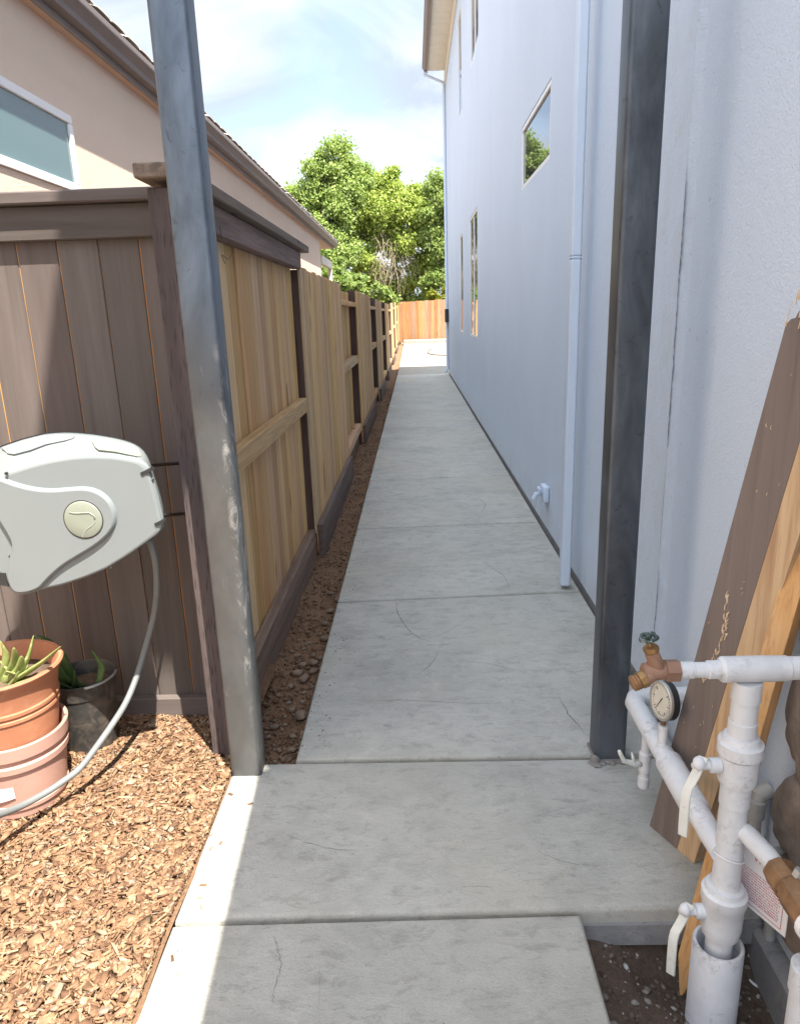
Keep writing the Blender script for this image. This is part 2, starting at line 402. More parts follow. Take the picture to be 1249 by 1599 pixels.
M_conduit = m_plain('grey_conduit', (0.38, 0.375, 0.35), 0.6, 0.1, 12, 0.1, dirt=(0.25, 0.22, 0.19))
M_brass = m_plain('aged_brass', (0.28, 0.165, 0.088), 0.6, 0.35, 20, 0.2, metal=0.6, dirt=(0.20, 0.13, 0.09))
M_brass2 = m_plain('copper_brown_brass', (0.33, 0.195, 0.135), 0.6, 0.25, 20, 0.2, metal=0.45, dirt=(0.22, 0.14, 0.11))
M_brassy = m_plain('yellow_brass', (0.33, 0.20, 0.085), 0.55, 0.35, 30, 0.2, metal=0.6)
M_green = m_plain('green_tap_handle', (0.030, 0.055, 0.048), 0.4, 0.3, 40, dirt=(0.55, 0.6, 0.58), dpos=(0.55, 0.62))
M_zinc = m_plain('zinc_bolt', (0.45, 0.47, 0.47), 0.4, 0.15, 20, metal=0.6)
M_gaugef = m_plain('gauge_dial', (0.60, 0.57, 0.48), 0.35, 0.06, 20)
M_gaugeb = m_plain('gauge_bezel', (0.42, 0.41, 0.38), 0.4, 0.1, metal=0.5)
M_red = m_plain('red_print', (0.50, 0.11, 0.13), 0.6, 0.15, 40)
M_taupe = m_plain('taupe_gutter', (0.170, 0.140, 0.130), 0.5, 0.06, 3, 0.05)
M_taupe2 = m_plain('taupe_fascia', (0.240, 0.200, 0.180), 0.6, 0.06, 3, 0.05)
M_soffit = m_plain('cream_soffit', (0.62, 0.59, 0.52), 0.7, 0.05, 4, 0.1)
M_soffitn = m_plain('peach_soffit', (0.66, 0.48, 0.37), 0.75, 0.05, 4, 0.1)
M_vinyl = m_plain('white_vinyl', (0.78, 0.79, 0.80), 0.4, 0.02)
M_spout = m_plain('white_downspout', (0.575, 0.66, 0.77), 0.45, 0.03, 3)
M_tile = m_plain('roof_tile_clay', (0.52, 0.46, 0.42), 0.8, 0.25, 6, 0.2)
M_iron = m_plain('dark_iron', (0.05, 0.05, 0.055), 0.5, 0.2, metal=0.5)
M_bark = m_plain('tree_bark', (0.14, 0.105, 0.08), 0.9, 0.3, 9, 0.6)
M_twig = m_plain('dry_twigs', (0.30, 0.24, 0.17), 0.9, 0.25, 5)
M_stone = m_plain('brown_field_stone', (0.185, 0.148, 0.122), 0.88, 0.35, 7, 0.9, dirt=(0.30, 0.245, 0.20), dpos=(0.42, 0.70), bs=34)
M_grout = m_plain('grout', (0.20, 0.19, 0.18), 0.9, 0.2, 20, 0.6)

def m_glass(name, tint, ior):
    t = NT(name); t.b.inputs['IOR'].default_value = ior
    return t.done(tint, 0.015)
M_glass = m_glass('window_glass', (0.045, 0.05, 0.052), 3.6)
M_glassn = m_glass('teal_window_glass', (0.115, 0.185, 0.200), 1.7)

def m_dirt(name, a, b):
    t = NT(name); c = t.coord()
    n1 = t.noise(c, 5, 8, 0.68, 0.5)
    col = t.ramp(n1, [(0.28, a), (0.72, b)])
    n2 = t.noise(c, 70, 4, 0.7)
    col = t.mix(t.ramp(n2, [(0.3, 0.5), (0.55, 0.0)]), col, np.array(a)*0.5)
    return t.done(col, 0.95, t.bump(t.mix(0.5, n1, n2), 0.9, 0.02), spec=0.15)
M_dirt = m_dirt('brown_dirt', (0.145, 0.082, 0.048), (0.275, 0.170, 0.105))
M_dirt2 = m_dirt('dark_damp_dirt', (0.070, 0.050, 0.038), (0.135, 0.100, 0.078))
M_ground = m_dirt('bare_ground', (0.12, 0.09, 0.06), (0.24, 0.18, 0.12))
M_under = m_dirt('bark_fines', (0.12, 0.066, 0.040), (0.25, 0.155, 0.095))

def m_island(name, stops, rough=0.85, bump=0.4, bs=60):
    t = NT(name)
    col = t.ramp(t.island(), stops); n = t.noise(t.coord(), bs, 4, 0.7)
    col = t.mix(t.ramp(n, [(0.3, 0.35), (0.6, 0.0)]), col, (0.05, 0.03, 0.02))
    return t.done(col, rough, t.bump(n, bump, 0.004), spec=0.2)
M_chips = m_island('bark_chips', [(0.0, (0.10, 0.054, 0.032)), (0.20, (0.185, 0.103, 0.060)), (0.52, (0.255, 0.150, 0.086)), (0.78, (0.285, 0.185, 0.112)), (0.90, (0.235, 0.188, 0.150)), (0.97, (0.36, 0.26, 0.15)), (1.0, (0.46, 0.35, 0.21))])
M_gravel = m_island('gravel', [(0.0, (0.12, 0.072, 0.045)), (0.5, (0.19, 0.122, 0.080)), (0.8, (0.24, 0.165, 0.115)), (1.0, (0.30, 0.24, 0.19))])
M_stone2 = m_plain('brown_clod', (0.215, 0.155, 0.110), 0.9, 0.25, 18, 0.5, dirt=(0.15, 0.095, 0.06), dpos=(0.45, 0.7))
M_gravel2 = m_island('pit_pebbles', [(0.0, (0.06, 0.045, 0.035)), (0.6, (0.13, 0.105, 0.085)), (0.9, (0.22, 0.20, 0.18)), (1.0, (0.42, 0.41, 0.39))])

def m_leaf(name, stops):
    t = NT(name); col = t.ramp(t.island(), stops)
    t.done(col, 0.65, spec=0.15)
    tr = t.n('BsdfTranslucent'); t.l(t.mix(1.0, col, (1.0, 1.15, 0.55), 'MULTIPLY'), tr.inputs['Color'])
    mx = t.n('MixShader'); mx.inputs[0].default_value = 0.42
    t.l(t.b.outputs[0], mx.inputs[1]); t.l(tr.outputs[0], mx.inputs[2]); t.l(mx.outputs[0], t.out.inputs['Surface'])
    return t.m
M_leafA = m_leaf('poplar_leaves', [(0.0, (0.18, 0.25, 0.075)), (0.5, (0.28, 0.36, 0.110)), (0.9, (0.34, 0.405, 0.140)), (1.0, (0.38, 0.38, 0.19))])
M_leafB = m_leaf('mulberry_leaves', [(0.0, (0.21, 0.275, 0.065)), (0.5, (0.32, 0.39, 0.090)), (0.9, (0.385, 0.43, 0.120)), (1.0, (0.42, 0.38, 0.17))])
M_leafC = m_leaf('dark_leaves', [(0.0, (0.14, 0.20, 0.06)), (0.6, (0.24, 0.31, 0.092)), (1.0, (0.31, 0.35, 0.13))])
M_leafY = m_leaf('yellow_green_leaves', [(0.0, (0.16, 0.17, 0.02)), (0.6, (0.25, 0.26, 0.03)), (1.0, (0.32, 0.30, 0.05))])
def m_aloe(name, a, b, tip):
    t = NT(name); c = t.coord(scale=(1, 1, 0.3), rnd=True)
    col = t.ramp(t.noise(c, 22, 4, 0.6), [(0.3, a), (0.7, b)])
    col = t.mix(t.ramp(t.noise(t.coord(rnd=True), 70, 2, 0.4), [(0.62, 0.0), (0.7, 0.5)]), col, tip)
    return t.done(col, 0.42, spec=0.4)
M_aloe1 = m_aloe('pale_aloe', (0.16, 0.21, 0.06), (0.30, 0.32, 0.12), (0.45, 0.42, 0.22))
M_aloe2 = m_aloe('green_aloe', (0.055, 0.115, 0.035), (0.095, 0.165, 0.055), (0.16, 0.20, 0.09))

def gz(y):                                               # ground rises gently towards the back yard
    return max(0.0, min(0.28, (y-20.0)*0.0215))

# ================================================================== SETTING
g = MB()
g.loft([[(-400, y, -0.35), (400, y, -0.35)] for y in (-60, 900)], closed=False)
tag(obj('ground', g, M_ground), 'bare earth ground reaching out under everything to the horizon', 'ground', kind='structure')

# --- concrete path of separate slabs
path = MB(); path.box(-0.44, 0.90, 2.18, 18.7, -0.16, -0.045)
path.box(-0.645, 0.37, 0.25, 1.49, -0.16, -0.045); path.box(-0.645, 0.86, 1.50, 2.17, -0.11, -0.045)
path = tag(obj('path', path, M_conc_dark), 'grey stamped concrete side path running along the white wall', 'path', kind='structure')
def slab(x0, x1, ya, yb, z=0.0, skew0=0.0, skew1=0.0, mat=M_conc, par=path, th=0.12):
    b = MB(); g_ = 0.0095
    nx, ny = 10, max(4, int((yb-ya)/0.16))
    pts = []
    P = [(x0, ya+g_), (x1, ya+skew0+g_), (x1, yb+skew1-g_), (x0, yb-g_)]
    top = [(x, y, z+gz(y)) for x, y in P]
    b.prism([(x, y, zz-th) for x, y, zz in top], (0, 0, th))
    e = [ed for ed in b.bm.edges if max(v.co.z for v in ed.verts) > z-0.03 and min(v.co.z for v in ed.verts) > z-0.03]
    bmesh.ops.bevel(b.bm, geom=e, offset=0.014, segments=3, affect='EDGES', profile=0.5)
    return obj('slab', b, mat, par, smooth=True, ang=40)
JY = [2.168, 3.61, 4.985, 6.58, 8.2, 9.85, 11.4, 13.0, 14.6, 16.2, 17.6]
SK = [-0.004, 0.072, 0.062, 0.056, 0.03, 0.03, 0.02, 0.02, 0.0, 0.0, 0.0]
for i in range(len(JY)-1): slab(-0.456, 0.885, JY[i], JY[i+1], 0, SK[i], SK[i+1])
slab(-0.456, 0.885, 17.6, 18.9)
slab(-0.664, 0.885, 1.483, 2.168, 0, 0.022, -0.004)
slab(-0.664, 0.392, 0.22, 1.483, 0, 0.0, 0.022)

# hairline cracks pressed into the slabs
def crack(pts, w_):
    w_ *= 0.75
    P = [px(x, y, Z=0.0) for x, y in pts]; P = spline(P, 8); P = [p+Vector((random.uniform(-.0025, .0025), random.uniform(-.0025, .0025), 0)) for p in P]
    L_, R2 = [], []
    for q, p in enumerate(P):
        t_ = (P[min(q+1, len(P)-1)]-P[max(q-1, 0)]).normalized(); n_ = Vector((-t_.y, t_.x, 0)); f = q/(len(P)-1)
        h_ = w_*(0.25+0.75*math.sin(math.pi*min(1, f*0.9+.08)))*random.uniform(.45, 1.2)
        L_.append(p+n_*h_+Vector((0, 0, .0012))); R2.append(p-n_*h_+Vector((0, 0, .0012)))
    b = MB(); b.loft([[a, c] for a, c in zip(L_, R2)], closed=False); obj('crack', b, M_crack, path)
M_crack = m_plain('crack_shadow', (0.115, 0.113, 0.11), 0.95, 0.2)
CRK = [([(619, 942), (622, 960), (633, 977), (646, 991), (672, 1003)], .0030), ([(684, 1019), (674, 1036), (652, 1054)], .0020), ([(725, 1034), (760, 1036), (800, 1046), (842, 1057)], .0013),
       ([(871, 1088), (880, 1102), (889, 1118), (904, 1134), (912, 1147)], .0022), ([(560, 1094), (640, 1094), (700, 1097), (780, 1099)], .0011), ([(757, 879), (772, 890), (787, 900), (796, 921)], .0022),
       ([(545, 906), (590, 898), (640, 888), (680, 872)], .0018), ([(428, 1462), (436, 1490), (438, 1515), (429, 1545), (425, 1575)], .0010), ([(498, 1512), (500, 1540), (497, 1580)], .0006), ([(745, 776), (757, 788), (752, 800)], .003),
       ([(720, 1386), (750, 1384), (770, 1387)], .0007), ([(440, 1300), (500, 1322), (560, 1330)], .0009), ([(840, 1330), (880, 1346), (930, 1352)], .001), ([(740, 960), (690, 990), (640, 1003)], .001), ([(620, 720), (660, 713)], .002)]
for c_, w_ in CRK: crack(c_, w_)

# --- back patio and kerb
pat = MB(); pat.loft([[(-0.5, y, gz(y)-0.10), (9, y, gz(y)-0.10)] for y in (18.9, 20, 33)], closed=False)
pat = tag(obj('patio', pat, M_patio), 'pale sunlit concrete patio behind the white house', 'patio', kind='structure')
ys = [18.9, 20.9, 23.9, 26.9, 29.9, 32.6]
for i in range(5):
    for xa, xb in ((-0.456, 2.5), (2.5, 5.6)):
        slab(xa+0.003*(xa > 0), xb, ys[i], ys[i+1], 0.0, mat=M_patio, par=pat)
kb = MB(); kb.box(-0.46, 8, 32.62, 33.6, 0.10, 0.415, 0.015)
tag(obj('kerb', kb, M_patio), 'low raised concrete kerb along the foot of the back fence', 'kerb', kind='structure')

# --- dirt strip with gravel beside the path
def sheet(name, x0, x1, y0, y1, zf, nx, ny, mat, label, cat, par=None):
    xs = np.linspace(x0, x1, nx); yy = np.linspace(y0, y1, ny)
    v = [(x, y, zf(x, y)) for y in yy for x in xs]
    f = [(j*nx+i, j*nx+i+1, (j+1)*nx+i+1, (j+1)*nx+i) for j in range(ny-1) for i in range(nx-1)]
    o = fast(name, v, f, mat, par, True)
    return tag(o, label, cat, kind='structure')
def hn(x, y, s=1.0):
    return (math.sin(x*13.1*s+y*7.7*s)+math.sin(x*5.3*s-y*11.9*s+1.3)+math.sin(x*23*s+y*19*s+0.7)*0.6)/2.6
sheet('dirt_strip', -1.2, -0.44, 2.2, 34, lambda x, y: -0.075+0.018*hn(x, y)+gz(y)-0.03*(x > -0.47), 22, 400, M_dirt,
      'strip of bare brown dirt between the wooden fence and the path', 'dirt')
def pebbles(name, n, area, zf, r0, r1, mat, label, cat, flat=0.65, ybias=1.0):
    t = (1+5**.5)/2
    ico = np.array([(-1, t, 0), (1, t, 0), (-1, -t, 0), (1, -t, 0), (0, -1, t), (0, 1, t), (0, -1, -t), (0, 1, -t), (t, 0, -1), (t, 0, 1), (-t, 0, -1), (-t, 0, 1)])/1.9
    fi = np.array([(0,11,5),(0,5,1),(0,1,7),(0,7,10),(0,10,11),(1,5,9),(5,11,4),(11,10,2),(10,7,6),(7,1,8),(3,9,4),(3,4,2),(3,2,6),(3,6,8),(3,8,9),(4,9,5),(2,4,11),(6,2,10),(8,6,7),(9,8,1)])
    V, F = [], []
    for k in range(n):
        x = rng.uniform(area[0], area[1]); y = area[2]+(area[3]-area[2])*rng.uniform()**ybias
        r = r0+(r1-r0)*rng.uniform()**3
        a = rng.uniform(0, 6.28); ca, sa = math.cos(a), math.sin(a)
        p = ico*rng.uniform(0.75, 1.25, (12, 1))*np.array([1.25, 0.85, flat])*r
        p = np.stack([p[:, 0]*ca-p[:, 1]*sa, p[:, 0]*sa+p[:, 1]*ca, p[:, 2]], 1)+np.array([x, y, zf(x, y)+r*0.25])
        V.append(p); F.append(fi+12*k)
    return tag(fast(name, np.concatenate(V), np.concatenate(F), mat, None, True), label, cat, kind='stuff')
dz = lambda x, y: -0.072+0.018*hn(x, y)+gz(y)
pebbles('gravel', 4200, (-0.70, -0.462, 2.2, 16), dz, 0.003, 0.012, M_gravel, 'small brown gravel scattered over the dirt strip', 'gravel', ybias=1.9)
spots = [(-0.50, 2.56, .032), (-0.53, 2.86, .030), (-0.50, 2.93, .022), (-0.545, 2.62, .016), (-0.57, 2.91, .026), (-0.51, 3.02, .028), (-0.49, 3.10, .020), (-0.58, 2.79, .018),
         (-0.60, 2.50, .020), (-0.50, 2.33, .018), (-0.53, 3.14, .019), (-0.49, 3.28, .026), (-0.51, 3.45, .022), (-0.50, 3.62, .024), (-0.56, 3.00, .020), (-0.48, 3.82, .022), (-0.51, 2.42, .016), (-0.53, 3.9, .02)]
for k, (x, y, r) in enumerate(spots):
    b = MB(); b.rock((0, 0, 0), r*0.85, 1.25, 0.85, 0.62, 2, 0.2)
    o = obj('stone', b, M_stone2, smooth=True); o.location = (x, y, dz(x, y)+r*0.4)
    tag(o, 'rounded brown stone lying in the dirt strip beside the path edge', 'stone', 'stones lying along the dirt strip')

# --- mulch bed
sheet('mulch_bed', -3.2, -0.655, 0.3, 2.9, lambda x, y: -0.002+0.018*hn(x*.6, y*.6), 60, 60, M_under,
      'bed of brown bark mulch left of the path', 'mulch bed')
def chips(n):
    V, F = [], []
    cube = np.array([(-1,-1,-1),(1,-1,-1),(1,1,-1),(-1,1,-1),(-1,-1,1),(1,-1,1),(1,1,1),(-1,1,1)], float)
    fc = np.array([(0,3,2,1),(4,5,6,7),(0,1,5,4),(1,2,6,5),(2,3,7,6),(3,0,4,7)])
    k = 0
    while k < n:
        x = rng.uniform(-1.95, -0.66); y = rng.uniform(0.75, 2.56)
        if x > -0.659 and y < 2.2: continue
        long_ = rng.uniform() < 0.18
        big_ = rng.uniform() < 0.012
        L = rng.uniform(.012, .028) if long_ or big_ else 0.0024+0.0165*rng.uniform()**2.3; w = rng.uniform(.0012, .0032) if long_ else L*rng.uniform(0.16, 0.7); h = rng.uniform(0.0012, 0.0035)
        p = cube*np.array([L, w, h])*rng.uniform(0.55, 1.3, (8, 3))
        e = Matrix.Rotation(rng.uniform(0, 6.28), 3, 'Z') @ Matrix.Rotation(rng.normal(0, 0.28), 3, 'X') @ Matrix.Rotation(rng.normal(0, 0.22), 3, 'Y')
        p = p @ np.array(e).T + np.array([x, y, 0.004+0.018*hn(x*.6, y*.6)+rng.uniform(0, 0.014)])
        if y < 2.19 and p[:, 0].max() > -0.6635: p[:, 0] -= p[:, 0].max()+0.6635
        V.append(p); F.append(fc+8*k); k += 1
    return fast('bark_chips', np.concatenate(V), np.concatenate(F), M_chips)
tag(chips(56000), 'loose tan and brown bark chips covering the bed left of the path', 'bark mulch', kind='stuff')

def stray():
    b = MB()
    for k in range(13):
        x = -0.652+abs(rng.normal(0, .05)); y = rng.uniform(0.9, 2.1); L = rng.uniform(.003, .011); w_ = L*rng.uniform(.2, .6)
        b.box(-L, L, -w_, w_, 0, .0022, 0, Matrix.Translation((x, y, 0.001)) @ Matrix.Rotation(rng.uniform(0, 6.28), 4, 'Z') @ Matrix.Rotation(rng.normal(0, .1), 4, 'X'))
    return obj('stray_chips', b, M_chips)
tag(stray(), 'few bark chips strayed onto the sunlit slab edge', 'bark chips', kind='stuff')
pebbles('path_grit', 240, (-0.452, -0.36, 2.25, 9), lambda x, y: 0.0, 0.0015, 0.0045, M_gravel, 'brown grit strayed onto the path beside the dirt strip', 'grit', ybias=1.5)
# --- damp dirt pit at lower right
pz = lambda x, y: -0.095-0.11*min(1, max(0, (x-0.42)/0.22))*min(1, max(0, (1.56-y)/0.10))+0.014*hn(x, y, 1.5)
sheet('dirt_pit', 0.36, 1.0, 0.2, 1.62, pz, 60, 110, M_dirt2, 'dark damp dirt at the foot of the pipes', 'dirt')
pebbles('pit_gravel', 900, (0.40, 0.88, 0.9, 1.5), pz, 0.0025, 0.009, M_gravel2, 'small stones and crumbs scattered over the damp dirt', 'gravel')

# ================================================================== BUILDINGS
WX = 0.888
def wall_holes(b, X, y0, y1, z0, z1, holes, depth, sgn):
    """vertical wall plane at X with window openings; depth of the reveal goes to X+sgn*depth"""
    Ys = sorted({y0, y1, *[h[0] for h in holes], *[h[1] for h in holes]}); Zs = sorted({z0, z1, *[h[2] for h in holes], *[h[3] for h in holes]})
    for i in range(len(Ys)-1):
        for j in range(len(Zs)-1):
            yc, zc = (Ys[i]+Ys[i+1])/2, (Zs[j]+Zs[j+1])/2
            if any(h[0] < yc < h[1] and h[2] < zc < h[3] for h in holes): continue
            b.bm.faces.new([b.bm.verts.new((X, y, z)) for y, z in ((Ys[i], Zs[j]), (Ys[i+1], Zs[j]), (Ys[i+1], Zs[j+1]), (Ys[i], Zs[j+1]))])
    bmesh.ops.remove_doubles(b.bm, verts=b.bm.verts[:], dist=1e-5)
    for h in holes:
        c = [(h[0], h[2]), (h[1], h[2]), (h[1], h[3]), (h[0], h[3])]
        for k in range(4):
            a, d = c[k], c[(k+1) % 4]
            b.bm.faces.new([b.bm.verts.new(p) for p in ((X, *a), (X, *d), (X+sgn*depth, *d), (X+sgn*depth, *a))])
def window(par, X, sgn, y0, y1, z0, z1, glass, mull=None, fw=0.036, rec=0.003, lab=None):
    f = MB(); a, c = X+sgn*rec, X+sgn*(rec+0.06)
    lo, hi = min(a, c), max(a, c)
    f.box(lo, hi, y0+.002, y1-.002, z1-fw, z1-.002, 0.004); f.box(lo, hi, y0+.002, y1-.002, z0+.002, z0+fw, 0.004)
    f.box(lo, hi, y0+.002, y0+fw, z0+fw, z1-fw, 0.004); f.box(lo, hi, y1-fw, y1-.002, z0+fw, z1-fw, 0.004)
    o = obj('window', f, M_vinyl, par)
    g1 = X+sgn*(rec+0.014)
    if mull:
        m_ = MB(); m_.box(lo+.004, hi-.004, mull-0.025, mull+0.025, z0+fw, z1-fw, 0.003); obj('mullion', m_, M_vinyl, o)
    gl = MB(); gl.box(min(g1, g1+sgn*.006), max(g1, g1+sgn*.006), y0+fw-.004, y1-fw+.004, z0+fw-.004, z1-fw+.004); obj('pane', gl, glass, o)
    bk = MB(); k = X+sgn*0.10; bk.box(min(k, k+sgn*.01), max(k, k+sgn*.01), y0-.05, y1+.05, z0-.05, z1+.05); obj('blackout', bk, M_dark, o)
    return o

house = thing('house', 'tall white stucco two-storey house along the right side of the path', 'house', (2.0, 10, 0))
HW = [(4.94, 6.19, 2.425, 2.885), (10.2, 11.55, 1.15, 2.865), (13.1, 13.9, 1.16, 2.85), (10.0, 11.2, 4.77, 6.3), (13.1, 13.9, 4.74, 6.3)]
w = MB(); wall_holes(w, WX, 2.49, 18.65, 0.045, 6.90, HW, 0.05, 1)
w.bm.faces.new([w.bm.verts.new(p) for p in ((WX, 18.65, 0.045), (WX+7, 18.65, 0.045), (WX+7, 18.65, 6.9), (WX, 18.65, 6.9))])
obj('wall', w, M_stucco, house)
# near end of the wall: hollowed beside the trim joint
w = MB(); ysn = sorted(set(list(np.linspace(-3, 1.4, 8))+list(np.linspace(1.45, 2.489, 53))))
zsn = [-0.12, 0.3, 1.0, 1.5, 1.80, 1.88, 1.94, 2.05, 2.5, 6.9]
def wx(y, z):
    s = max(0.0, min(1.0, (y-2.10)/0.30)); s = s*s*(3-2*s)
    s2 = max(0.0, min(1.0, (y-2.465)/0.024))
    low = 1.0 if z < 1.86 else 0.0
    return WX-0.004+0.024*s*(1-s2)
w.loft([[(wx(y, z), y, z) for z in zsn] for y in ysn if y >= 0], closed=False)
w.loft([[(wx(y, z), y, z) for z in (-0.12, 1.0, 3.0)] for y in (-3, -1.5, min(q for q in ysn if q >= 0))], closed=False)
w.loft([[(WX, 2.4895, z), (wx(2.489, z)+0.001, 2.489, z)] for z in zsn], closed=False)
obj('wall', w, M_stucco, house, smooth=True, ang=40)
fo = MB(); fo.box(WX+0.018, WX+0.3, 1.4, 18.64, -0.3, 0.06); fo.box(WX-0.05, WX+0.30, 0.2, 1.56, -0.3, -0.06, 0.01)
obj('foundation', fo, M_conc_dark, house)
for h, mu in zip(HW, (None, 10.9, None, 10.6, None)): window(house, WX, 1, *h, M_glass, mu)
# eaves
EX, EZ = 0.35, 6.93
Y0E, Y1E = -0.18, 18.42
fr = MB(); fr.box(WX-0.03, WX-0.001, 0.0, 18.64, 6.62, 6.88, 0.004); obj('frieze_board', fr, M_soffit, house)
pm = MB(); pm.box(0, 0.41, 0, 0.536, 0, 0.02, 0.005); sm = pm.mesh('soffit_panel'); sm.materials.append(M_soffit)
n = int((Y1E-Y0E)/0.545)
for k in range(n): inst('soffit_panel', sm, house, (0.475, Y1E-0.54-k*0.545, 6.885))
sb = MB(); sb.box(0.47, WX, Y0E, Y1E, 6.906, 6.92); obj('soffit_backing', sb, M_taupe, house)
fb = MB(); fb.box(0.448, 0.472, Y0E, Y1E, 6.84, 7.04, 0.003); obj('fascia', fb, M_taupe2, house)
def gutter(b, xo, xi, z0, z1, ya, yb, out):
    """ogee gutter profile, xo = outer lip, xi = back"""
    d = xo-xi
    prof = [(xi, z1), (xi, z0), (xi+d*0.55, z0), (xi+d*0.62, z0+0.03*(z1-z0)/0.12), (xi+d*0.80, z0+0.45*(z1-z0)), (xi+d*0.98, z0+0.62*(z1-z0)), (xo, z0+0.70*(z1-z0)), (xo, z1), (xi+d*0.93, z1), (xi+d*0.93, z0+0.72*(z1-z0)), (xi+d*0.5, z0+0.1*(z1-z0)), (xi+d*0.06, z0+0.1*(z1-z0)), (xi+d*0.06, z1)]
    b.loft([[(x, ya, z) for x, z in prof], [(x, yb, z) for x, z in prof]])
gt = MB(); gutter(gt, EX, 0.446, 6.87, 7.0, Y0E, Y1E+0.02, -1); obj('gutter', gt, M_taupe, house)
rf = MB(); rf.prism([(0.37, Y0E-0.05, 7.03), (0.37, Y1E+0.05, 7.03), (4.4, Y1E-3.6, 8.6), (4.4, Y0E+3.6, 8.6)], (0, 0, 0.05))
rf.prism([(0.37, Y1E+0.05, 7.03), (8.4, Y1E+0.05, 7.03), (4.4, Y1E-3.6, 8.6)], (0, 0, 0.05))
rf.prism([(0.37, Y0E-0.05, 7.03), (4.4, Y0E+3.6, 8.6), (8.4, Y0E-0.05, 7.03)], (0, 0, 0.05))
obj('roof', rf, M_tile, house)
# lower roof over the near end of the house, above the frame
lr = MB(); lr.prism([(0.60, -3.2, 3.0), (0.335, 0.86, 3.0), (WX+0.1, 0.86, 3.0), (WX+0.1, -3.2, 3.0)], (0, 0, 0.14)); obj('lower_roof', lr, M_soffit, house)
# downspouts
ds = MB(); ds.box(0.782, 0.832, 3.70, 3.775, 0.02, 1.742, 0.008); ds.box(0.7814, 0.8326, 3.6994, 3.7756, 1.742, 1.752, 0.004); ds.box(0.782, 0.832, 3.70, 3.775, 1.752, 6.8, 0.008)
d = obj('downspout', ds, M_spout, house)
b = MB(); b.box(WX-.0015, WX+.004, 3.955, 3.972, 0.05, 6.8); obj('control_joint', b, M_iron, house)
def wall_crack(ya, za, zb, w0):
    b = MB(); L2, R2 = [], []; y = ya
    for z in np.arange(za, zb, 0.012):
        y += random.uniform(-.0012, .0012); y += (ya-y)*.12; h_ = w0*random.uniform(.35, 1.1)*min(1, (z-za)/.05+.25, (zb-z)/.2+.3)
        L2.append((WX-.0062, y-h_, z)); R2.append((WX-.0062, y+h_, z))
    b.loft([[a, c] for a, c in zip(L2, R2)], closed=False); obj('wall_crack', b, M_crack, house)
wall_crack(2.487, 1.02, 1.935, .0042); wall_crack(2.489, 0.26, 0.56, .0042); wall_crack(2.489, 0.6, 1.0, .0012)
ds = MB(); ds.tube([(0.40, 18.35, 6.86), (0.40, 18.36, 6.80), (0.83, 18.55, 6.68), (0.85, 18.56, 6.6), (0.85, 18.56, 0.16), (0.80, 18.52, 0.06)], 0.036, 10)
obj('downspout', ds, M_spout, house, smooth=True, ang=50)
# covered hose bib on the wall
b = MB(); b.box(0.845, WX-.001, 4.66, 4.80, 0.245, 0.355, 0.012, seg=2); b.tube([(0.86, 4.72, 0.30), (0.80, 4.70, 0.30), (0.785, 4.695, 0.265)], 0.017, 10); b.box(0.815, 0.835, 4.67, 4.75, 0.315, 0.345, 0.006)
obj('hose_bib', b, M_spout, house, smooth=True, ang=35)
b = MB(); b.box(0.79, WX-.001, 18.28, 18.50, 1.30, 1.62, 0.01); obj('meter_box', b, M_iron, house)
# field stone on the near corner, below and right of the pipes
stones = [(1.385, 0.585, .125, .175), (1.39, 0.315, .13, .115), (1.40, 0.095, .135, .105), (1.16, 0.69, .12, .15), (1.15, 0.40, .115, .14), (1.17, 0.12, .11, .14), (1.39, 0.90, .12, .14), (1.15, 1.00, .12, .15), (1.38, 1.18, .12, .13)]
for (y, z, ry, rz) in stones:
    b = MB(); r_ = bmesh.ops.create_icosphere(b.bm, subdivisions=5, radius=1.0)
    ph = random.uniform(0, 9); tl = Matrix.Rotation(random.uniform(-.22, .22), 3, 'X')
    for v in r_['verts']:
        p = v.co; q = Vector([math.copysign(abs(a)**0.74, a) for a in p])
        k = 1+0.10*math.sin(2.3*p.y+1.9*p.z+ph)+0.08*math.sin(3.7*p.z-2.1*p.y+2*ph)+0.035*math.sin(7*p.x+6*p.y+5*p.z+ph)+0.02*math.sin(15*p.y+11*p.z+3*ph)
        w3 = tl @ Vector((q[0]*0.045*k, q[1]*ry*0.92*k, q[2]*rz*0.95*k))
        v.co = (WX-0.004+w3.x, y+w3.y, z+w3.z)
    obj('stone', b, M_stone, house, smooth=True)

# --- neighbour's house on the left
NX = -2.0
nb = thing('neighbour_house', 'single-storey beige stucco house behind the brown fence on the left', 'house', (-4, 7, 0))
nw = (3.0, 4.64, 2.27, 2.70)
w = MB(); wall_holes(w, NX, -2.5, 16.5, -0.3, 3.16, [nw], 0.05, -1)
w.bm.faces.new([w.bm.verts.new(p) for p in ((NX, 16.5, -0.3), (NX-6, 16.5, -0.3), (NX-6, 16.5, 3.16), (NX, 16.5, 3.16))])
obj('wall', w, M_stucco_n, nb)
window(nb, NX, -1, *nw, M_glassn, None, 0.05, -0.012)
b = MB(); b.box(NX-0.5, -1.937, -2.6, 18.6, 3.142, 3.152); obj('soffit', b, M_soffitn, nb)
b = MB(); b.box(-1.936, -1.915, -2.6, 18.6, 3.128, 3.30, 0.003); obj('fascia', b, M_taupe2, nb)
b = MB(); gutter(b, -1.80, -1.914, 3.165, 3.272, -2.6, 18.65, 1); obj('gutter', b, M_taupe, nb)
b = MB(); b.prism([(-1.86, -2.6, 3.305), (-1.86, 18.65, 3.305), (-6, 18.65, 4.7), (-6, -2.6, 4.7)], (0, 0, 0.03)); obj('roof', b, M_taupe2, nb)
tb = MB()
for i in range(9):
    pass
tm = MB(); arc = [(0.118*math.cos(a), 0.020*math.sin(a)) for a in np.linspace(0, math.pi, 9)]
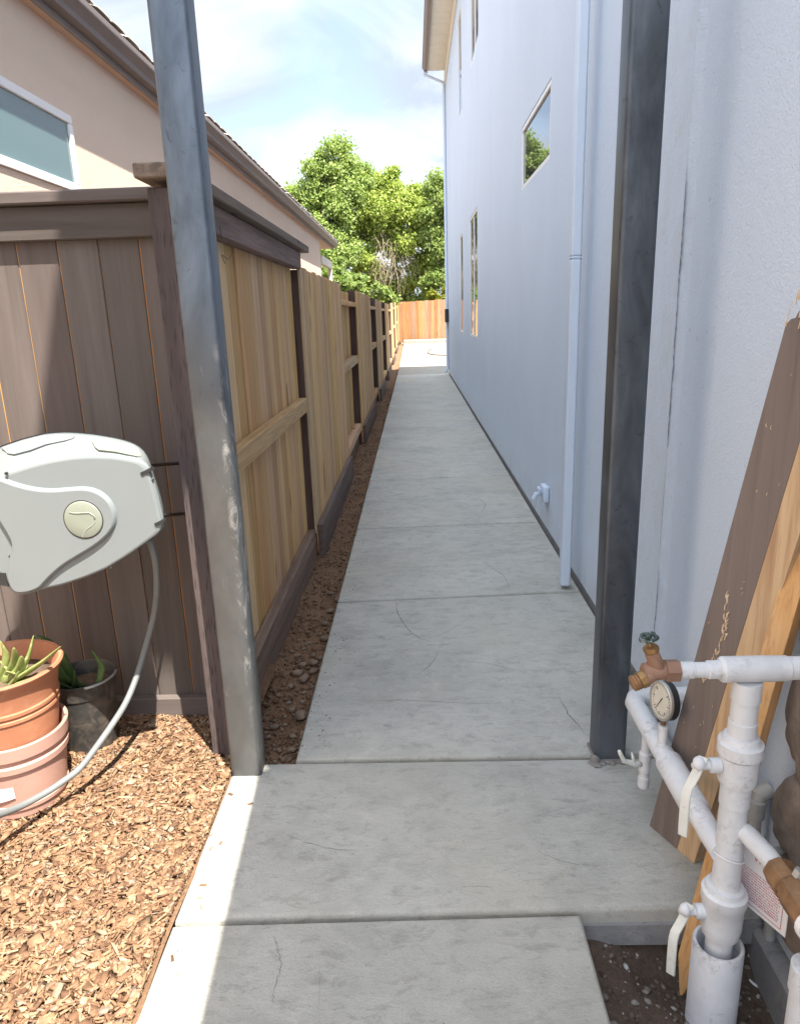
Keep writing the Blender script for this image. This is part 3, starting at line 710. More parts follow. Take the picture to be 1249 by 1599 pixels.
arc2 = [(0.108*math.cos(a), 0.010*math.sin(a)) for a in np.linspace(math.pi, 0, 9)]
tm.loft([[(x, y, z+x*-0.342) for y, z in arc+arc2] for x in (0.06, -0.40)])
tmesh = tm.mesh('roof_tile', True, 40); tmesh.materials.append(M_tile)
for r in range(3):
    for k in range(86):
        inst('roof_tile', tmesh, nb, (-1.86-0.36*r, -1.5+0.235*k+0.01*random.uniform(-1, 1), 3.308+0.36*r*0.342+random.uniform(0, .008)))
b = MB(); b.box(NX-0.07, NX+0.03, 16.55, 18.5, 2.66, 2.84, 0.006); obj('porch_beam', b, M_soffit, nb)
b = MB(); b.box(NX-0.07, NX+0.03, 18.40, 18.5, -0.3, 2.66, 0.006); obj('porch_post', b, M_soffit, nb)

# ================================================================== FENCES
# --- dark brown fence on the left, across the mulch bed
bf = thing('brown_fence', 'dark brown stained board fence behind the hose reel and pots', 'fence', (-1.3, 2.5, 0))
FY = 2.5
for k in range(9):
    xr = -0.905-0.1385*k
    xb = -0.785 if k == 0 else None
    b = MB(); b.box(xr+0.0017, (xr+0.1385-0.0017) if k else -0.765, FY, FY+0.019, -0.05, 1.80, 0.003)
    obj('fence_board', b, M_brown, bf)
for k in range(1, 9):
    xr = -0.905-0.1385*(k-1)
    b = MB(); b.box(xr-0.0013, xr+0.0013, FY+0.0015+random.choice((.001, .003, .006, .002)), FY+0.015, -0.05, 1.80); obj('raw_tongue', b, M_gold, bf)
b = MB(); b.box(-2.2, -0.762, FY-0.036, FY-0.001, -0.06, 0.085, 0.004); obj('kickboard', b, M_brownx, bf)
b = MB(); b.box(-2.2, -0.762, FY-0.030, FY-0.001, 1.775, 1.882, 0.004); obj('header_board', b, M_brownx, bf)
b = MB(); b.box(-2.2, -0.757, FY-0.062, FY+0.075, 1.883, 1.922, 0.005); obj('cap_rail', b, M_brownx, bf)
# screw heads on the boards
b = MB()
for (x, z) in ((-0.80, 1.06), (-0.79, 0.99), (-0.83, 0.6), (-1.16, .62)):
    b.turn((x, FY, z), (0, -1, 0), [(-.002, .003), (.002, .003), (.003, .001)], 8)
obj('screw', b, M_zinc, bf)

# --- long raw wood fence along the dirt strip
wf = thing('wooden_fence', 'long raw wood picket fence with dark posts left of the path', 'fence', (-0.72, 10, 0))
XF = -0.716                                              # middle of the rails
b = MB(); b.box(-0.752, -0.662, 2.19, 2.28, -0.15, 1.875, 0.003); obj('fence_post', b, M_incised, wf)
PY = [4.555, 6.98, 9.02, 11.68, 13.68, 16.0, 18.15, 20.55, 22.9, 25.3, 27.7, 30.1, 32.5, 34.0]
pmz = {}
def picket_mesh(h, key, mat):
    if key not in pmz:
        b = MB(); b.box(-0.0085, 0.0085, 0, 0.1375, 0, h, 0.0025); me = b.mesh('picket'); me.materials.append(mat); pmz[key] = me
    return pmz[key]
def pickets(ya, yb, xc, z0, top, cut=0.0):
    n = max(1, round((yb-ya)/0.1405)); w_ = (yb-ya)/n
    for k in range(n):
        y = ya+k*w_
        me = picket_mesh(1.0, 'p', M_picket)
        dzr = random.uniform(-0.008, 0.008)
        g0 = gz(y)
        inst('picket', me, wf, (xc+random.uniform(-0.0015, 0.0015), y+0.0012, z0+g0), (0, random.uniform(-.003, .003), 0), (1, (w_-0.0024)/0.1375, top-z0+dzr))
def rail(ya, yb, xa, xb, z0, z1, mat, nm='rail', warp=0.0):
    b = MB(); b.box(xa, xb, ya, yb, z0+gz(ya), z1+gz(ya), 0.004)
    if warp:
        for v in b.bm.verts: v.co.z += warp*(v.co.y-ya)
    return obj(nm, b, mat, wf)
# bay 1: rails on this side, header and cap
pickets(2.285, 4.545, -0.752, 0.02, 1.87)
rail(2.285, 4.545, -0.742, -0.690, 0.925, 1.015, M_rail)
rail(2.285, 4.56, -0.742, -0.692, -0.10, 0.135, M_kick, 'kickboard')
rail(2.285, 4.60, -0.742, -0.680, 1.795, 1.893, M_header, 'header_board')
rail(2.15, 4.70, -0.772, -0.640, 1.894, 1.934, M_cap, 'cap_rail')
# posts
for i, y in enumerate(PY):
    pw = random.uniform(-.004, .004)
    b = MB(); b.box(-0.800+pw, -0.700+pw, y, y+0.095, -0.3+gz(y), (1.79 if i == 0 else 1.80+random.uniform(-.02, .03))+gz(y), 0.004); obj('fence_post', b, M_post, wf)
for i in range(len(PY)-1):
    ya, yb = PY[i], PY[i+1]
    if i % 2 == 0:                                        # pickets on the path side
        pickets(ya+0.012, yb+0.09, -0.6905, 0.10, 1.805)
        rail(ya+0.02, yb+0.03, -0.681, -0.644, -0.12, 0.16, M_kickb, 'kickboard')
        for z in (0.10, 0.95, 1.62): rail(ya+0.096, yb-0.001, -0.745, -0.7005, z, z+0.088, M_rail)
    else:                                                # rails and posts on the path side
        pickets(ya+0.096, yb-0.02, -0.790, 0.10, 1.78)
        for z in (0.10, 0.95, 1.62): rail(ya+0.092, yb+0.02, -0.780, -0.698, z, z+0.05 if z > 1.5 else z+0.09, M_rail)
        rail(ya+0.096, yb+0.0, -0.778, -0.735, -0.15, 0.09, M_kick, 'kickboard')

# --- far redwood fence
FB = 33.75
ff = thing('back_fence', 'orange redwood board fence across the far end of the patio', 'fence', (3, FB, 0.4))
b = MB(); b.box(0, 0.137, -0.009, 0.009, 0, 1.0, 0.003); pme = b.mesh('picket'); pme.materials.append(M_redwood)
for k in range(56):
    x = -0.86+0.1405*k
    inst('picket', pme, ff, (x, FB+random.uniform(-.002, .002), 0.30), (0, 0, 0), (1, 1, 1.78+0.004*k+random.uniform(-.012, .012)))
for z in (0.55, 1.2, 1.9):
    b = MB(); b.box(-0.85, 7, FB+0.011, FB+0.05, z, z+0.09, 0.004); obj('rail', b, M_redwood, ff)

# ================================================================== STEEL POSTS
def steel(name, x0, x1, y0, y1, mat, label, zb=0.0, zt=3.0):
    b = MB(); r = 0.012; n = 5; prof = []
    for cx_, cy_, a0 in ((x1-r, y1-r, 0), (x0+r, y1-r, 90), (x0+r, y0+r, 180), (x1-r, y0+r, 270)):
        for k in range(n+1):
            a = R_(a0+90*k/n); prof.append((cx_+r*math.cos(a), cy_+r*math.sin(a)))
    b.loft([[(x, y, z) for x, y in prof] for z in (zb, zt)])
    o = obj(name, b, mat, smooth=True, ang=30)
    return tag(o, label, 'steel post', 'square steel gate posts')
pl = steel('steel_post', -0.662, -0.558, 2.086, 2.175, M_steelL, 'scratched square steel post at the left, standing at the mulch corner')
pr_ = steel('steel_post', 0.586, 0.690, 2.137, 2.232, M_steelR, 'dark square steel post at the right, beside the white wall', 0.004)
b = MB(); b.box(0.580, 0.696, 2.126, 2.242, 0.0005, 0.007, 0.004)
for k in range(16):
    xx = random.uniform(.572, .70); b.rock((xx, 2.128+random.uniform(-.012, .008)-(0.012 if xx < .60 else 0), 0.004), random.uniform(.006, .015), 1.4, .8, .4, 2, .12)
b.rock((0.582, 2.130, 0.012), 0.018, 1.0, .8, .9, 2, .15)
obj('grout_pad', b, M_grout, pr_, smooth=True, ang=40)

# ================================================================== HOSE REEL
reel = thing('hose_reel', 'pale grey wall-mounted hose reel hung in front of the brown fence', 'hose reel', (-1.0, 2.15, 0.95))
OUT = [(-1.188,1.176),(-1.117,1.196),(-1.048,1.211),(-0.986,1.213),(-0.917,1.205),(-0.852,1.192),(-0.802,1.176),(-0.774,1.155),(-0.765,1.132),(-0.76,1.105),(-0.756,1.083),(-0.749,1.032),(-0.744,0.982),(-0.742,0.954),(-0.738,0.932),(-0.744,0.911),(-0.771,0.893),(-0.806,0.868),(-0.867,0.828),(-0.932,0.791),(-1.001,0.764),(-1.08,0.741),(-1.148,0.728),(-1.208,0.707),(-1.24,0.715),(-1.275,0.80),(-1.305,0.92),(-1.30,1.03),(-1.27,1.12)]
FRT = [(-1.27,1.05),(-1.203,1.091),(-1.166,1.103),(-1.109,1.119),(-1.049,1.132),(-0.98,1.141),(-0.926,1.143),(-0.86,1.139),(-0.795,1.126),(-0.772,1.116),(-0.766,1.09),(-0.757,1.032),(-0.751,0.982),(-0.749,0.954),(-0.745,0.932),(-0.751,0.913),(-0.776,0.897),(-0.811,0.873),(-0.871,0.834),(-0.935,0.798),(-1.004,0.771),(-1.08,0.748),(-1.148,0.735),(-1.206,0.715),(-1.235,0.722),(-1.268,0.80),(-1.297,0.92),(-1.292,1.0)]
CR = np.array([-1.02, 0.95])
def radial(poly, n=128):
    P = np.array(poly)-CR; out = []
    for k in range(n):
        a = 2*math.pi*k/n; d = np.array([math.cos(a), math.sin(a)]); best = 0
        for i in range(len(P)):
            p, q = P[i], P[(i+1) % len(P)]; e = q-p; den = d[0]*e[1]-d[1]*e[0]
            if abs(den) < 1e-9: continue
            t_ = (p[0]*e[1]-p[1]*e[0])/den; u_ = (p[0]*d[1]-p[1]*d[0])/den
            if t_ > 0 and -1e-6 <= u_ <= 1+1e-6: best = max(best, t_)
        out.append(best)
    o = np.array(out)
    for _ in range(2): o = 0.5*o+0.25*np.roll(o, 1)+0.25*np.roll(o, -1)
    return o
rO, rF = radial(OUT), radial(FRT)
AN = [2*math.pi*k/128 for k in range(128)]
def ring(r, y, s=1.0, back=0.0):
    res = []
    for a, q in zip(AN, r):
        x, z = CR[0]+s*q*math.cos(a), CR[1]+s*q*math.sin(a)
        if back: 
            wgt = max(0, min(1, (z-0.98)/0.1))*back
            z += (z-1.5)*(y/1.98-1)*wgt; x += x*(y/1.98-1)
        res.append((x, y, z))
    return res
mid = 0.62*rO+0.38*rF
b = MB(); b.loft([ring(rF, 1.978, 0.80), ring(rF, 1.978, 0.95), ring(rF, 1.978, 0.955), ring(rF, 1.981, 0.985), ring(rF, 1.992, 1.0), ring(0.3*rO+0.7*rF, 2.015, 1.0, 1), ring(0.72*rO+0.28*rF, 2.055, 1.0, 1), ring(0.95*rO+0.05*rF, 2.10, 1.0, 1), ring(rO, 2.14, 1.0, 1), ring(rO, 2.19, 0.99, 1), ring(rO, 2.215, 0.94, 1)])
obj('body', b, M_reel, reel, smooth=True, ang=38)
b = MB(); sr = [Vector(p) for p in ring(0.995*rO+0.005*rF, 2.125, 1.002, 1)]; b.tube(sr+[sr[0]], 0.0014, 5); obj('shell_seam', b, M_dark, reel)
SW = [(-1.235,1.085),(-1.203,1.091),(-1.162,1.071),(-1.111,1.055),(-1.058,1.048),(-1.007,1.051),(-0.957,1.053),(-0.923,1.044),(-0.896,1.023),(-0.881,0.995),(-0.877,0.962),(-0.887,0.929),(-0.917,0.897),(-0.958,0.869),(-1.008,0.842),(-1.053,0.817),(-1.091,0.788),(-1.118,0.764),(-1.140,0.742),(-1.19,0.728),(-1.225,0.735),(-1.235,0.78),(-1.228,0.80),(-1.222,0.83),(-1.197,0.885),(-1.21,0.925),(-1.235,0.985)]
def smooth_poly(P, it=2):
    P = [np.array(p) for p in P]
    for _ in range(it):
        Q = []
        for i in range(len(P)):
            p, q = P[i], P[(i+1) % len(P)]; Q += [0.75*p+0.25*q, 0.25*p+0.75*q]
        P = Q
    return P
sw = smooth_poly(SW)
def inset(P, d):
    out = []
    n = len(P); area = sum(P[i][0]*P[(i+1) % n][1]-P[(i+1) % n][0]*P[i][1] for i in range(n)); sg = 1 if area > 0 else -1
    for i in range(n):
        t_ = P[(i+1) % n]-P[i-1]; t_ = t_/max(np.linalg.norm(t_), 1e-9); nn = np.array([-t_[1], t_[0]])*sg
        out.append(P[i]+nn*d)
    return out
b = MB(); b.loft([[(p[0], y, p[1]) for p in inset(sw, d)] for d, y in ((-0.003, 1.981), (0.0, 1.974), (0.004, 1.967), (0.008, 1.9645), (0.0085, 1.9645), (0.0125, 1.9645))])
obj('side_panel', b, M_reel, reel, smooth=True, ang=50)
b = MB(); b.turn((-0.972, 1.9645, 0.958), (0, -1, 0), [(-0.001, 0.0585), (0.0004, 0.0585)], 48); obj('disc_groove', b, M_dark, reel)
b = MB(); b.turn((-0.972, 1.9645, 0.958), (0, -1, 0), [(-0.002, 0.0555), (0.0015, 0.0555), (0.0032, 0.0535), (0.0034, 0.053), (0.0034, 0.02)], 48)
disc = obj('hub_disc', b, M_cream, reel, smooth=True, ang=40)
b = MB(); b.tube([(-0.937+dx, 1.9608, 0.958+dz_) for dx, dz_ in ((0, 0.0), (-0.003, -.010), (-.012, -.019), (-.024, -.026), (-.034, -.035), (-.042, -.046), (-.044, -.052))], 0.0013, 6); obj('groove_line', b, M_zinc, disc)
b = MB(); b.tube([(-0.972+dx, 1.9612, 0.958+dz_) for dx, dz_ in ((-.036, .024), (-.026, .021), (-.012, .020), (0.006, .021), (.022, .021), (.034, .012), (.035, .0))], 0.0022, 6); obj('raised_line', b, M_cream, disc, smooth=True)
def shoulder(x, z):                                      # point on the sloping top shoulder of the reel
    a = math.atan2(z-CR[1], x-CR[0]) % (2*math.pi); k = a/(2*math.pi)*128; i = int(k) % 128; j = (i+1) % 128; fr_ = k-int(k)
    f_ = rF[i]*(1-fr_)+rF[j]*fr_; o_ = rO[i]*(1-fr_)+rO[j]*fr_
    r = math.hypot(x-CR[0], z-CR[1]); t_ = max(0, min(1, (r-f_)/max(o_-f_, 1e-4)))
    return 1.992+0.108*t_**1.25
for nm, pts in (('lid', [(-0.921,1.181),(-0.914,1.163),(-0.905,1.154),(-0.855,1.147),(-0.82,1.138),(-0.794,1.132),(-0.778,1.133),(-0.785,1.152),(-0.80,1.166),(-0.842,1.175),(-0.88,1.179)]),
                ('top_latch', [(-1.185,1.168),(-1.17,1.150),(-1.15,1.147),(-1.10,1.158),(-1.05,1.174),(-0.99,1.184),(-0.965,1.190),(-0.962,1.197),(-1.0,1.203),(-1.05,1.202),(-1.12,1.189)])):
    cen = np.mean(np.array(pts), axis=0); top, bot = [], []
    for x, z in pts:
        y = shoulder(x, z); sc = y/1.98
        X_, Z_ = x*sc, 1.5+(z-1.5)*sc
        bot.append((X_, y+0.006, Z_-0.006)); xi_, zi_ = x+(cen[0]-x)*0.05, z+(cen[1]-z)*0.05
        y2 = shoulder(xi_, zi_); sc = y2/1.98
        top.append((xi_*sc, y2-0.006, 1.5+(zi_-1.5)*sc+0.006))
    b = MB(); b.loft([bot, top]); obj(nm, b, M_cream if nm == 'lid' else M_reel, reel, smooth=True, ang=40)
for (x, z, L_) in ((-0.775, 1.092, 0.034), (-0.757, 0.938, 0.026)):
    b = MB(); b.box(-L_/2, L_/2, -0.016, 0.01, -0.005, 0.005, 0, Matrix.Translation((x, 1.991, z)) @ Matrix.Rotation(R_(-24), 4, 'Y')); obj('slot', b, M_dark, reel)
for (x, z, r) in ((-1.178, 1.099, 0.0045), (-1.212, 0.848, 0.004), (-1.168, 0.738, 0.0035), (-0.762, 1.066, .003)):
    b = MB(); b.turn((x, 1.976 if x < -1 else 1.988, z), (0, -1, 0), [(0, r), (0.006, r)], 12); obj('screw_hole', b, M_dark, reel)
b = MB(); b.prism([(-1.300, 1.974, 0.80), (-1.238, 1.974, 0.795), (-1.236, 1.974, 0.752), (-1.29, 1.974, 0.765)], (0, 0.01, 0)); obj('crank_recess', b, M_dark, reel)
for (pa, pb) in (((228, 727), (287, 723)), ((246, 806), (296, 801))):
    A_ = px(*pa, Y=2.14); B_ = px(*pb, Y=FY-0.006); b = MB(); b.tube([A_, A_.lerp(B_, .5), B_], 0.006, 8)
    b.box(B_.x-0.02, B_.x+0.03, FY-0.006, FY-0.0005, B_.z-0.014, B_.z+0.014, 0.002); obj('bracket', b, M_iron, reel)

# hose hanging from the reel and sweeping over the mulch
hp = [(241,866,2.10),(245,895,2.14),(245,930,2.19),(240,965,2.225),(228,1010,2.23),(214,1056,2.20),(198,1095,2.135),(178,1128,2.06),(150,1168,1.99),(125,1200,1.945),(98,1221,1.905),(72,1238,1.87),(35,1258,1.80),(0,1272,1.72),(-40,1284,1.63),(-90,1296,1.54)]
HP = [px(x, y, Y=yy) for x, y, yy in hp]
b = MB(); b.tube(spline([HP[0]+Vector((-0.01, 0, 0.05))]+HP), 0.0105, 12)
tag(obj('garden_hose', b, M_hose, smooth=True), 'grey garden hose hanging from the reel and sweeping past the pots', 'hose')

# ================================================================== POTS AND ALOES
def pot(name, loc, prof, mat, label, group='flower pots by the brown fence', n=48):
    b = MB(); b.turn(loc, (0, 0, 1), prof, n); o = obj(name, b, mat, smooth=True, ang=32)
    return tag(o, label, 'flower pot', group)
PC = Vector((-1.315, 1.99, 0.01))
pk = thing('flower_pot', 'wide pink clay pot standing on the mulch, holding the orange pot', 'flower pot', PC, 'flower pots by the brown fence')
b = MB(); b.turn(PC, (0, 0, 1), [(0, .118), (.004, .122), (.03, .126), (.034, .131), (.046, .132), (.05, .128), (.17, .143), (.175, .151), (.195, .153), (.20, .147), (.215, .148), (.22, .156), (.262, .160), (.266, .156), (.262, .148), (.18, .132), (.04, .11)], 56)
obj('pot_wall', b, M_pink, pk, smooth=True, ang=30)
b = MB()
sl_ = []
for k in range(7):
    a = R_(-92+k*3.6); sl_.append((PC.x+0.1375*math.cos(a), PC.y+0.1375*math.sin(a)))
b.loft([[(x, y, PC.z+0.075+0.002*k) for k, (x, y) in enumerate(sl_)], [(PC.x+(x-PC.x)*1.035, PC.y+(y-PC.y)*1.035, PC.z+0.128) for x, y in sl_]], closed=False); obj('sticker', b, M_label, pk)
tc_ = PC+Vector((-0.006, 0.0, 0.136))
tp = thing('flower_pot', 'orange terracotta pot with pale aloe, nested in the pink pot', 'flower pot', tc_, 'flower pots by the brown fence')
b = MB(); b.turn(tc_, (0, 0, 1), [(0, .118), (.004, .123), (.20, .149), (.203, .153), (.212, .153), (.215, .150), (.222, .150), (.225, .155), (.235, .156), (.24, .153), (.29, .160), (.31, .167), (.325, .178), (.336, .182), (.343, .178), (.340, .168), (.30, .150), (.26, .146), (.02, .10)], 64)
obj('pot_wall', b, M_terra, tp, smooth=True, ang=30)
b = MB(); b.turn(tc_+Vector((0, 0, .285)), (0, 0, 1), [(-.01, .148), (0, .147), (.012, .07), (.015, .01)], 40); obj('soil', b, M_soilpot, tp, smooth=True)
BC = Vector((-1.228, 2.29, 0.015))
bp = thing('flower_pot', 'dusty black nursery pot with dark green aloe by the fence', 'flower pot', BC, 'flower pots by the brown fence')
b = MB(); b.turn(BC, (0, 0, 1), [(0, .086), (.004, .09), (.17, .104), (.215, .108), (.22, .112), (.255, .115), (.275, .117), (.278, .114), (.27, .108), (.05, .08)], 48)
obj('pot_wall', b, M_blackpot, bp, smooth=True, ang=30)
b = MB(); b.turn(BC+Vector((0, 0, .225)), (0, 0, 1), [(-.01, .106), (0, .105), (.006, .01)], 32); obj('soil', b, M_soilpot, bp)
rm = MB(); rr = [(BC.x+0.116*math.cos(R_(a)), BC.y+0.116*math.sin(R_(a)), BC.z+0.272) for a in range(-62, 20, 6)]; rm.tube(rr, 0.0045, 8); obj('rim_edge', rm, M_zinc, bp, smooth=True)
def aloe_leaf(par, pts, w0, mat, th=0.35):
    P = spline([Vector(p) for p in pts], 6); n = len(P); b = MB(); rings = []
    for i, p in enumerate(P):
        t_ = (P[min(i+1, n-1)]-P[max(i-1, 0)]).normalized(); s_ = t_.cross(Vector((0, 0, 1)))
        s_ = s_.normalized() if s_.length > 1e-4 else Vector((1, 0, 0)); u_ = s_.cross(t_)
        f = i/(n-1); w_ = w0*(1-f)**0.75*(0.75+0.5*min(1, f*3))+0.0008
        rings.append([p+s_*w_*math.cos(a)+u_*(w_*th*math.sin(a)+0.35*w_*abs(math.cos(a))) for a in np.linspace(0, 2*math.pi, 9)[:-1]])
    b.loft(rings); return obj('leaf', b, mat, par, smooth=True)
al = thing('aloe_plant', 'pale yellowish aloe growing in the orange terracotta pot', 'aloe', tc_+Vector((0, 0, .29)), 'aloes in pots')
A0 = tc_+Vector((0.0, -0.02, 0.285))
for tx, ty, w_ in ((53, 992, .017), (96, 1009, .016), (22, 1011, .019), (0, 1032, .021), (-20, 1005, .018), (34, 1024, .021), (44, 1036, .024), (-30, 1035, .018), (10, 1048, .018), (62, 1058, .014), (0, 1000, .016)):
    T = px(tx, ty, Y=1.95+random.uniform(-.05, .06)); B_ = A0+Vector((0.02*random.uniform(-1, 1)+max(-.03, min(.06, (T.x-A0.x)*0.2)), 0.02*random.uniform(-1, 1), 0))
    mid_ = B_.lerp(T, 0.5)+Vector((0.02*(1 if T.x > A0.x else -1), 0, 0.005)); aloe_leaf(al, [B_, mid_, T], w_, M_aloe1, .45)
al = thing('aloe_plant', 'dark green aloe arching out of the black nursery pot', 'aloe', BC+Vector((0, 0, .225)), 'aloes in pots')
A1 = BC+Vector((-0.01, 0, 0.215))
for L_, w_ in (([(100,1090),(96,1040),(82,1008),(54,992)], .036), ([(115,1095),(148,1078),(160,1050),(152,1030),(143,1015)], .018), ([(105,1090),(118,1070),(117,1046)], .013), ([(95,1090),(82,1060),(50,1012)], .03), ([(98,1088),(100,1060),(88,1032)], .03), ([(90,1095),(72,1075),(40,1050)], .018), ([(100,1096),(125,1098),(150,1085)], .012)):
    P = [px(x, y, Y=2.27-0.02*i) for i, (x, y) in enumerate(L_)]; P[0] = A1+Vector((0.03*random.uniform(-1, 1), 0.03*random.uniform(-1, 1), 0))
    aloe_leaf(al, P, w_, M_aloe2, .4)

# ================================================================== PIPEWORK
RX, RY = 0.684, 1.36
man = thing('pipe_manifold', 'white painted backflow pipework with brass tap and pressure gauge', 'pipework', (RX, RY, 0))
b = MB()
b.turn((RX, RY, 0.0), (0, 0, 1), [(-.03, .030), (.075, .030), (.078, .041), (.10, .045), (.105, .045), (.165, .046), (.172, .050), (.196, .050), (.20, .043), (.212, .041), (.214, .0305), (.43, .0295), (.432, .032), (.485, .032), (.49, .039), (.50, .041), (.555, .041), (.562, .0465), (.588, .0465), (.592, .040), (.604, .036), (.606, .0295), (.64, .0295), (.641, .0275), (.69, .0275), (.691, .030), (.735, .030)], 40)
obj('riser', b, M_pvc, man, smooth=True, ang=30)
TZ = 0.762
b = MB(); b.turn((RX, RY, TZ), (1, 0, 0), [(-.062, .022), (-.055, .0275), (.052, .0275), (.054, .0268), (.078, .0268), (.080, .0245), (.9, .0245)], 32); obj('tee', b, M_pvc, man, smooth=True, ang=30)
b = MB(); b.turn((RX, RY, TZ), (-1, 0, 0), [(.05, .0195), (.085, .0195), (.087, .0165), (.115, .0165), (.117, .0180), (.150, .0180)], 28); obj('reducer', b, M_pvc, man, smooth=True, ang=30)
# brass hose tap
FX = RX-0.150
tap = MB()
tap.turn((FX+0.004, RY, TZ), (-1, 0, 0), [(0, .024), (.028, .024), (.030, .018), (.045, .018)], 6)
tap.turn((FX-0.03, RY, TZ+0.0), (-1, 0, 0), [(-.005, .018), (.02, .021), (.04, .017), (.045, .008)], 20)
tap.tube([(FX-0.045, RY, TZ), (FX-0.054, RY-0.004, TZ-0.005), (FX-0.068, RY-0.008, TZ-0.014)], [.017, .0165, .0165], 16)
tap.tube([(FX-0.040, RY, TZ+0.005), (FX-0.050, RY-0.002, TZ+0.030), (FX-0.056, RY-0.003, TZ+0.046)], [.017, .0155, .0145], 16)
tapo = obj('hose_tap', tap, M_brass2, man, smooth=True, ang=35)
b = MB(); ax = Vector((-0.80, -0.12, -0.30)).normalized(); o0 = Vector((FX-0.064, RY-0.007, TZ-0.012)); b.turn(o0, ax, [(0, .0165), (.002, .0185), (.015, .0185), (.017, .0155)], 8); obj('nut', b, M_brassy, tapo)
b = MB(); b.turn(o0+ax*0.017, ax, [(0, .0155), (.003, .0175), (.006, .0155), (.009, .0175), (.012, .0155), (.015, .0172), (.018, .013)], 20); obj('spout_thread', b, M_brass, tapo, smooth=True, ang=40)
b = MB(); b.turn((FX-0.056, RY-0.003, TZ+0.045), (-0.25, 0, 1), [(0, .0145), (.004, .0165), (.013, .0165), (.014, .006), (.03, .005)], 6); obj('bonnet', b, M_brassy, tapo)
b = MB(); hc = Vector((FX-0.064, RY-0.003, TZ+0.078)); ax = Vector((-.25, -.1, 1)).normalized(); u_ = ax.orthogonal().normalized(); v_ = ax.cross(u_)
b.tube([hc+0.0155*(1+0.12*math.cos(5*a))*(math.cos(a)*u_+math.sin(a)*v_) for a in np.linspace(0, 2*math.pi, 41)], 0.0042, 8)
for a in (0, 2.1, 4.2): b.tube([hc, hc+0.0155*(math.cos(a)*u_+math.sin(a)*v_)], 0.004, 6)
b.turn(hc-ax*0.004, ax, [(0, .007), (.012, .007), (.013, .003)], 10); obj('tap_handle', b, M_green, tapo, smooth=True)
# horizontal run to the wall
PZ = 0.30
b = MB(); pts = [(RX-0.012, RY, PZ), (0.668, RY+0.06, PZ), (0.664, 1.95, PZ), (0.665, 2.005, PZ), (0.676, 2.030, PZ), (0.700, 2.042, PZ), (0.74, 2.045, PZ), (WX+0.02, 2.045, PZ)]
b.tube(pts, [.028, .028, .028, .030, .031, .030, .028, .028], 24); obj('side_pipe', b, M_pvc, man, smooth=True, ang=60)
b = MB(); b.turn((0.666, 1.50, PZ), (0, 1, 0), [(0, .0285), (.004, .0345), (.20, .0355), (.205, .0285)], 24); obj('wrapped_sleeve', b, M_pvc, man, smooth=True, ang=40)
# pressure gauge
GA = Vector((0.652, 1.745, 0.462)); gn = Vector((-0.97, -0.20, 0.08)).normalized()
b = MB(); b.turn((0.662, 1.745, PZ), (0, 0, 1), [(0.01, .016), (.028, .016), (.03, .013), (.075, .013), (.077, .015), (.088, .015)], 16); st_ = obj('gauge_stem', b, M_pvc, man, smooth=True, ang=40)
b = MB(); b.turn((0.660, 1.745, PZ+0.086), (-.05, 0, 1), [(0, .007), (.022, .007)], 6); obj('gauge_nut', b, M_brass, st_)
b = MB(); b.turn(GA, gn, [(-.024, .050), (-.022, .0535), (-.002, .0535)], 40); go = obj('gauge', b, M_dark, man, smooth=True, ang=35)
b = MB(); b.turn(GA, gn, [(-.003, .0545), (.004, .0545), (.007, .052), (.0065, .0475), (.001, .0475)], 40); obj('bezel', b, M_gaugeb, go, smooth=True, ang=30)
b = MB(); b.turn(GA, gn, [(0.0, .0475), (.003, .0475)], 40); obj('dial', b, M_gaugef, go)
gu = gn.cross(Vector((0, 0, 1))).normalized(); gv = gu.cross(gn)
b = MB()
for k in range(25):
    a = R_(-225+270*k/24); r0 = .036 if k % 4 else .032
    p = GA+gn*.0036; q0 = p+r0*(math.cos(a)*gu+math.sin(a)*gv); q1 = p+.042*(math.cos(a)*gu+math.sin(a)*gv); b.tube([q0, q1], .0006 if k % 4 else .001, 4)
obj('dial_marks', b, M_dark, go)
a = R_(-60); b = MB(); b.tube([GA+gn*.0045-.012*(math.cos(a)*gu+math.sin(a)*gv), GA+gn*.0045+.036*(math.cos(a)*gu+math.sin(a)*gv)], [.0013, .0006], 5); obj('needle', b, M_dark, go)
b = MB()
rings = []
for t_ in np.linspace(20, 62, 8):
    a = R_(t_)
    rings.append([GA+gn*s_+0.0540*(math.cos(a)*gu+math.sin(a)*gv) for s_ in (-.005, -.020)])
b.loft(rings, closed=False); obj('gauge_sticker', b, M_label, go)
# small drain valve hanging below the side pipe
b = MB(); DX, DY = 0.662, 1.872
b.turn((DX, DY, PZ), (0, 0, -1), [(.02, .013), (.085, .013), (.088, .018), (.112, .018), (.114, .015), (.122, .0165), (.15, .0175), (.155, .0145), (.168, .0145), (.170, .017), (.196, .0175), (.205, .016), (.21, .010)], 18)
dv = obj('drain_valve', b, M_pvc, man, smooth=True, ang=30)
b = MB(); b.tube([(DX-.012, DY-.006, .178), (DX-.034, DY-.010, .180), (DX-.050, DY-.014, .190), (DX-.068, DY-.016, .196), (DX-.080, DY-.016, .222), (DX-.084, DY-.016, .232)], [.008, .009, .008, .007, .0065, .005], 8)
b.tube([(DX-.034, DY-.010, .180), (DX-.040, DY-.012, .205), (DX-.045, DY-.012, .222)], [.006, .005, .002], 6); obj('valve_handle', b, M_handle, dv, smooth=True)
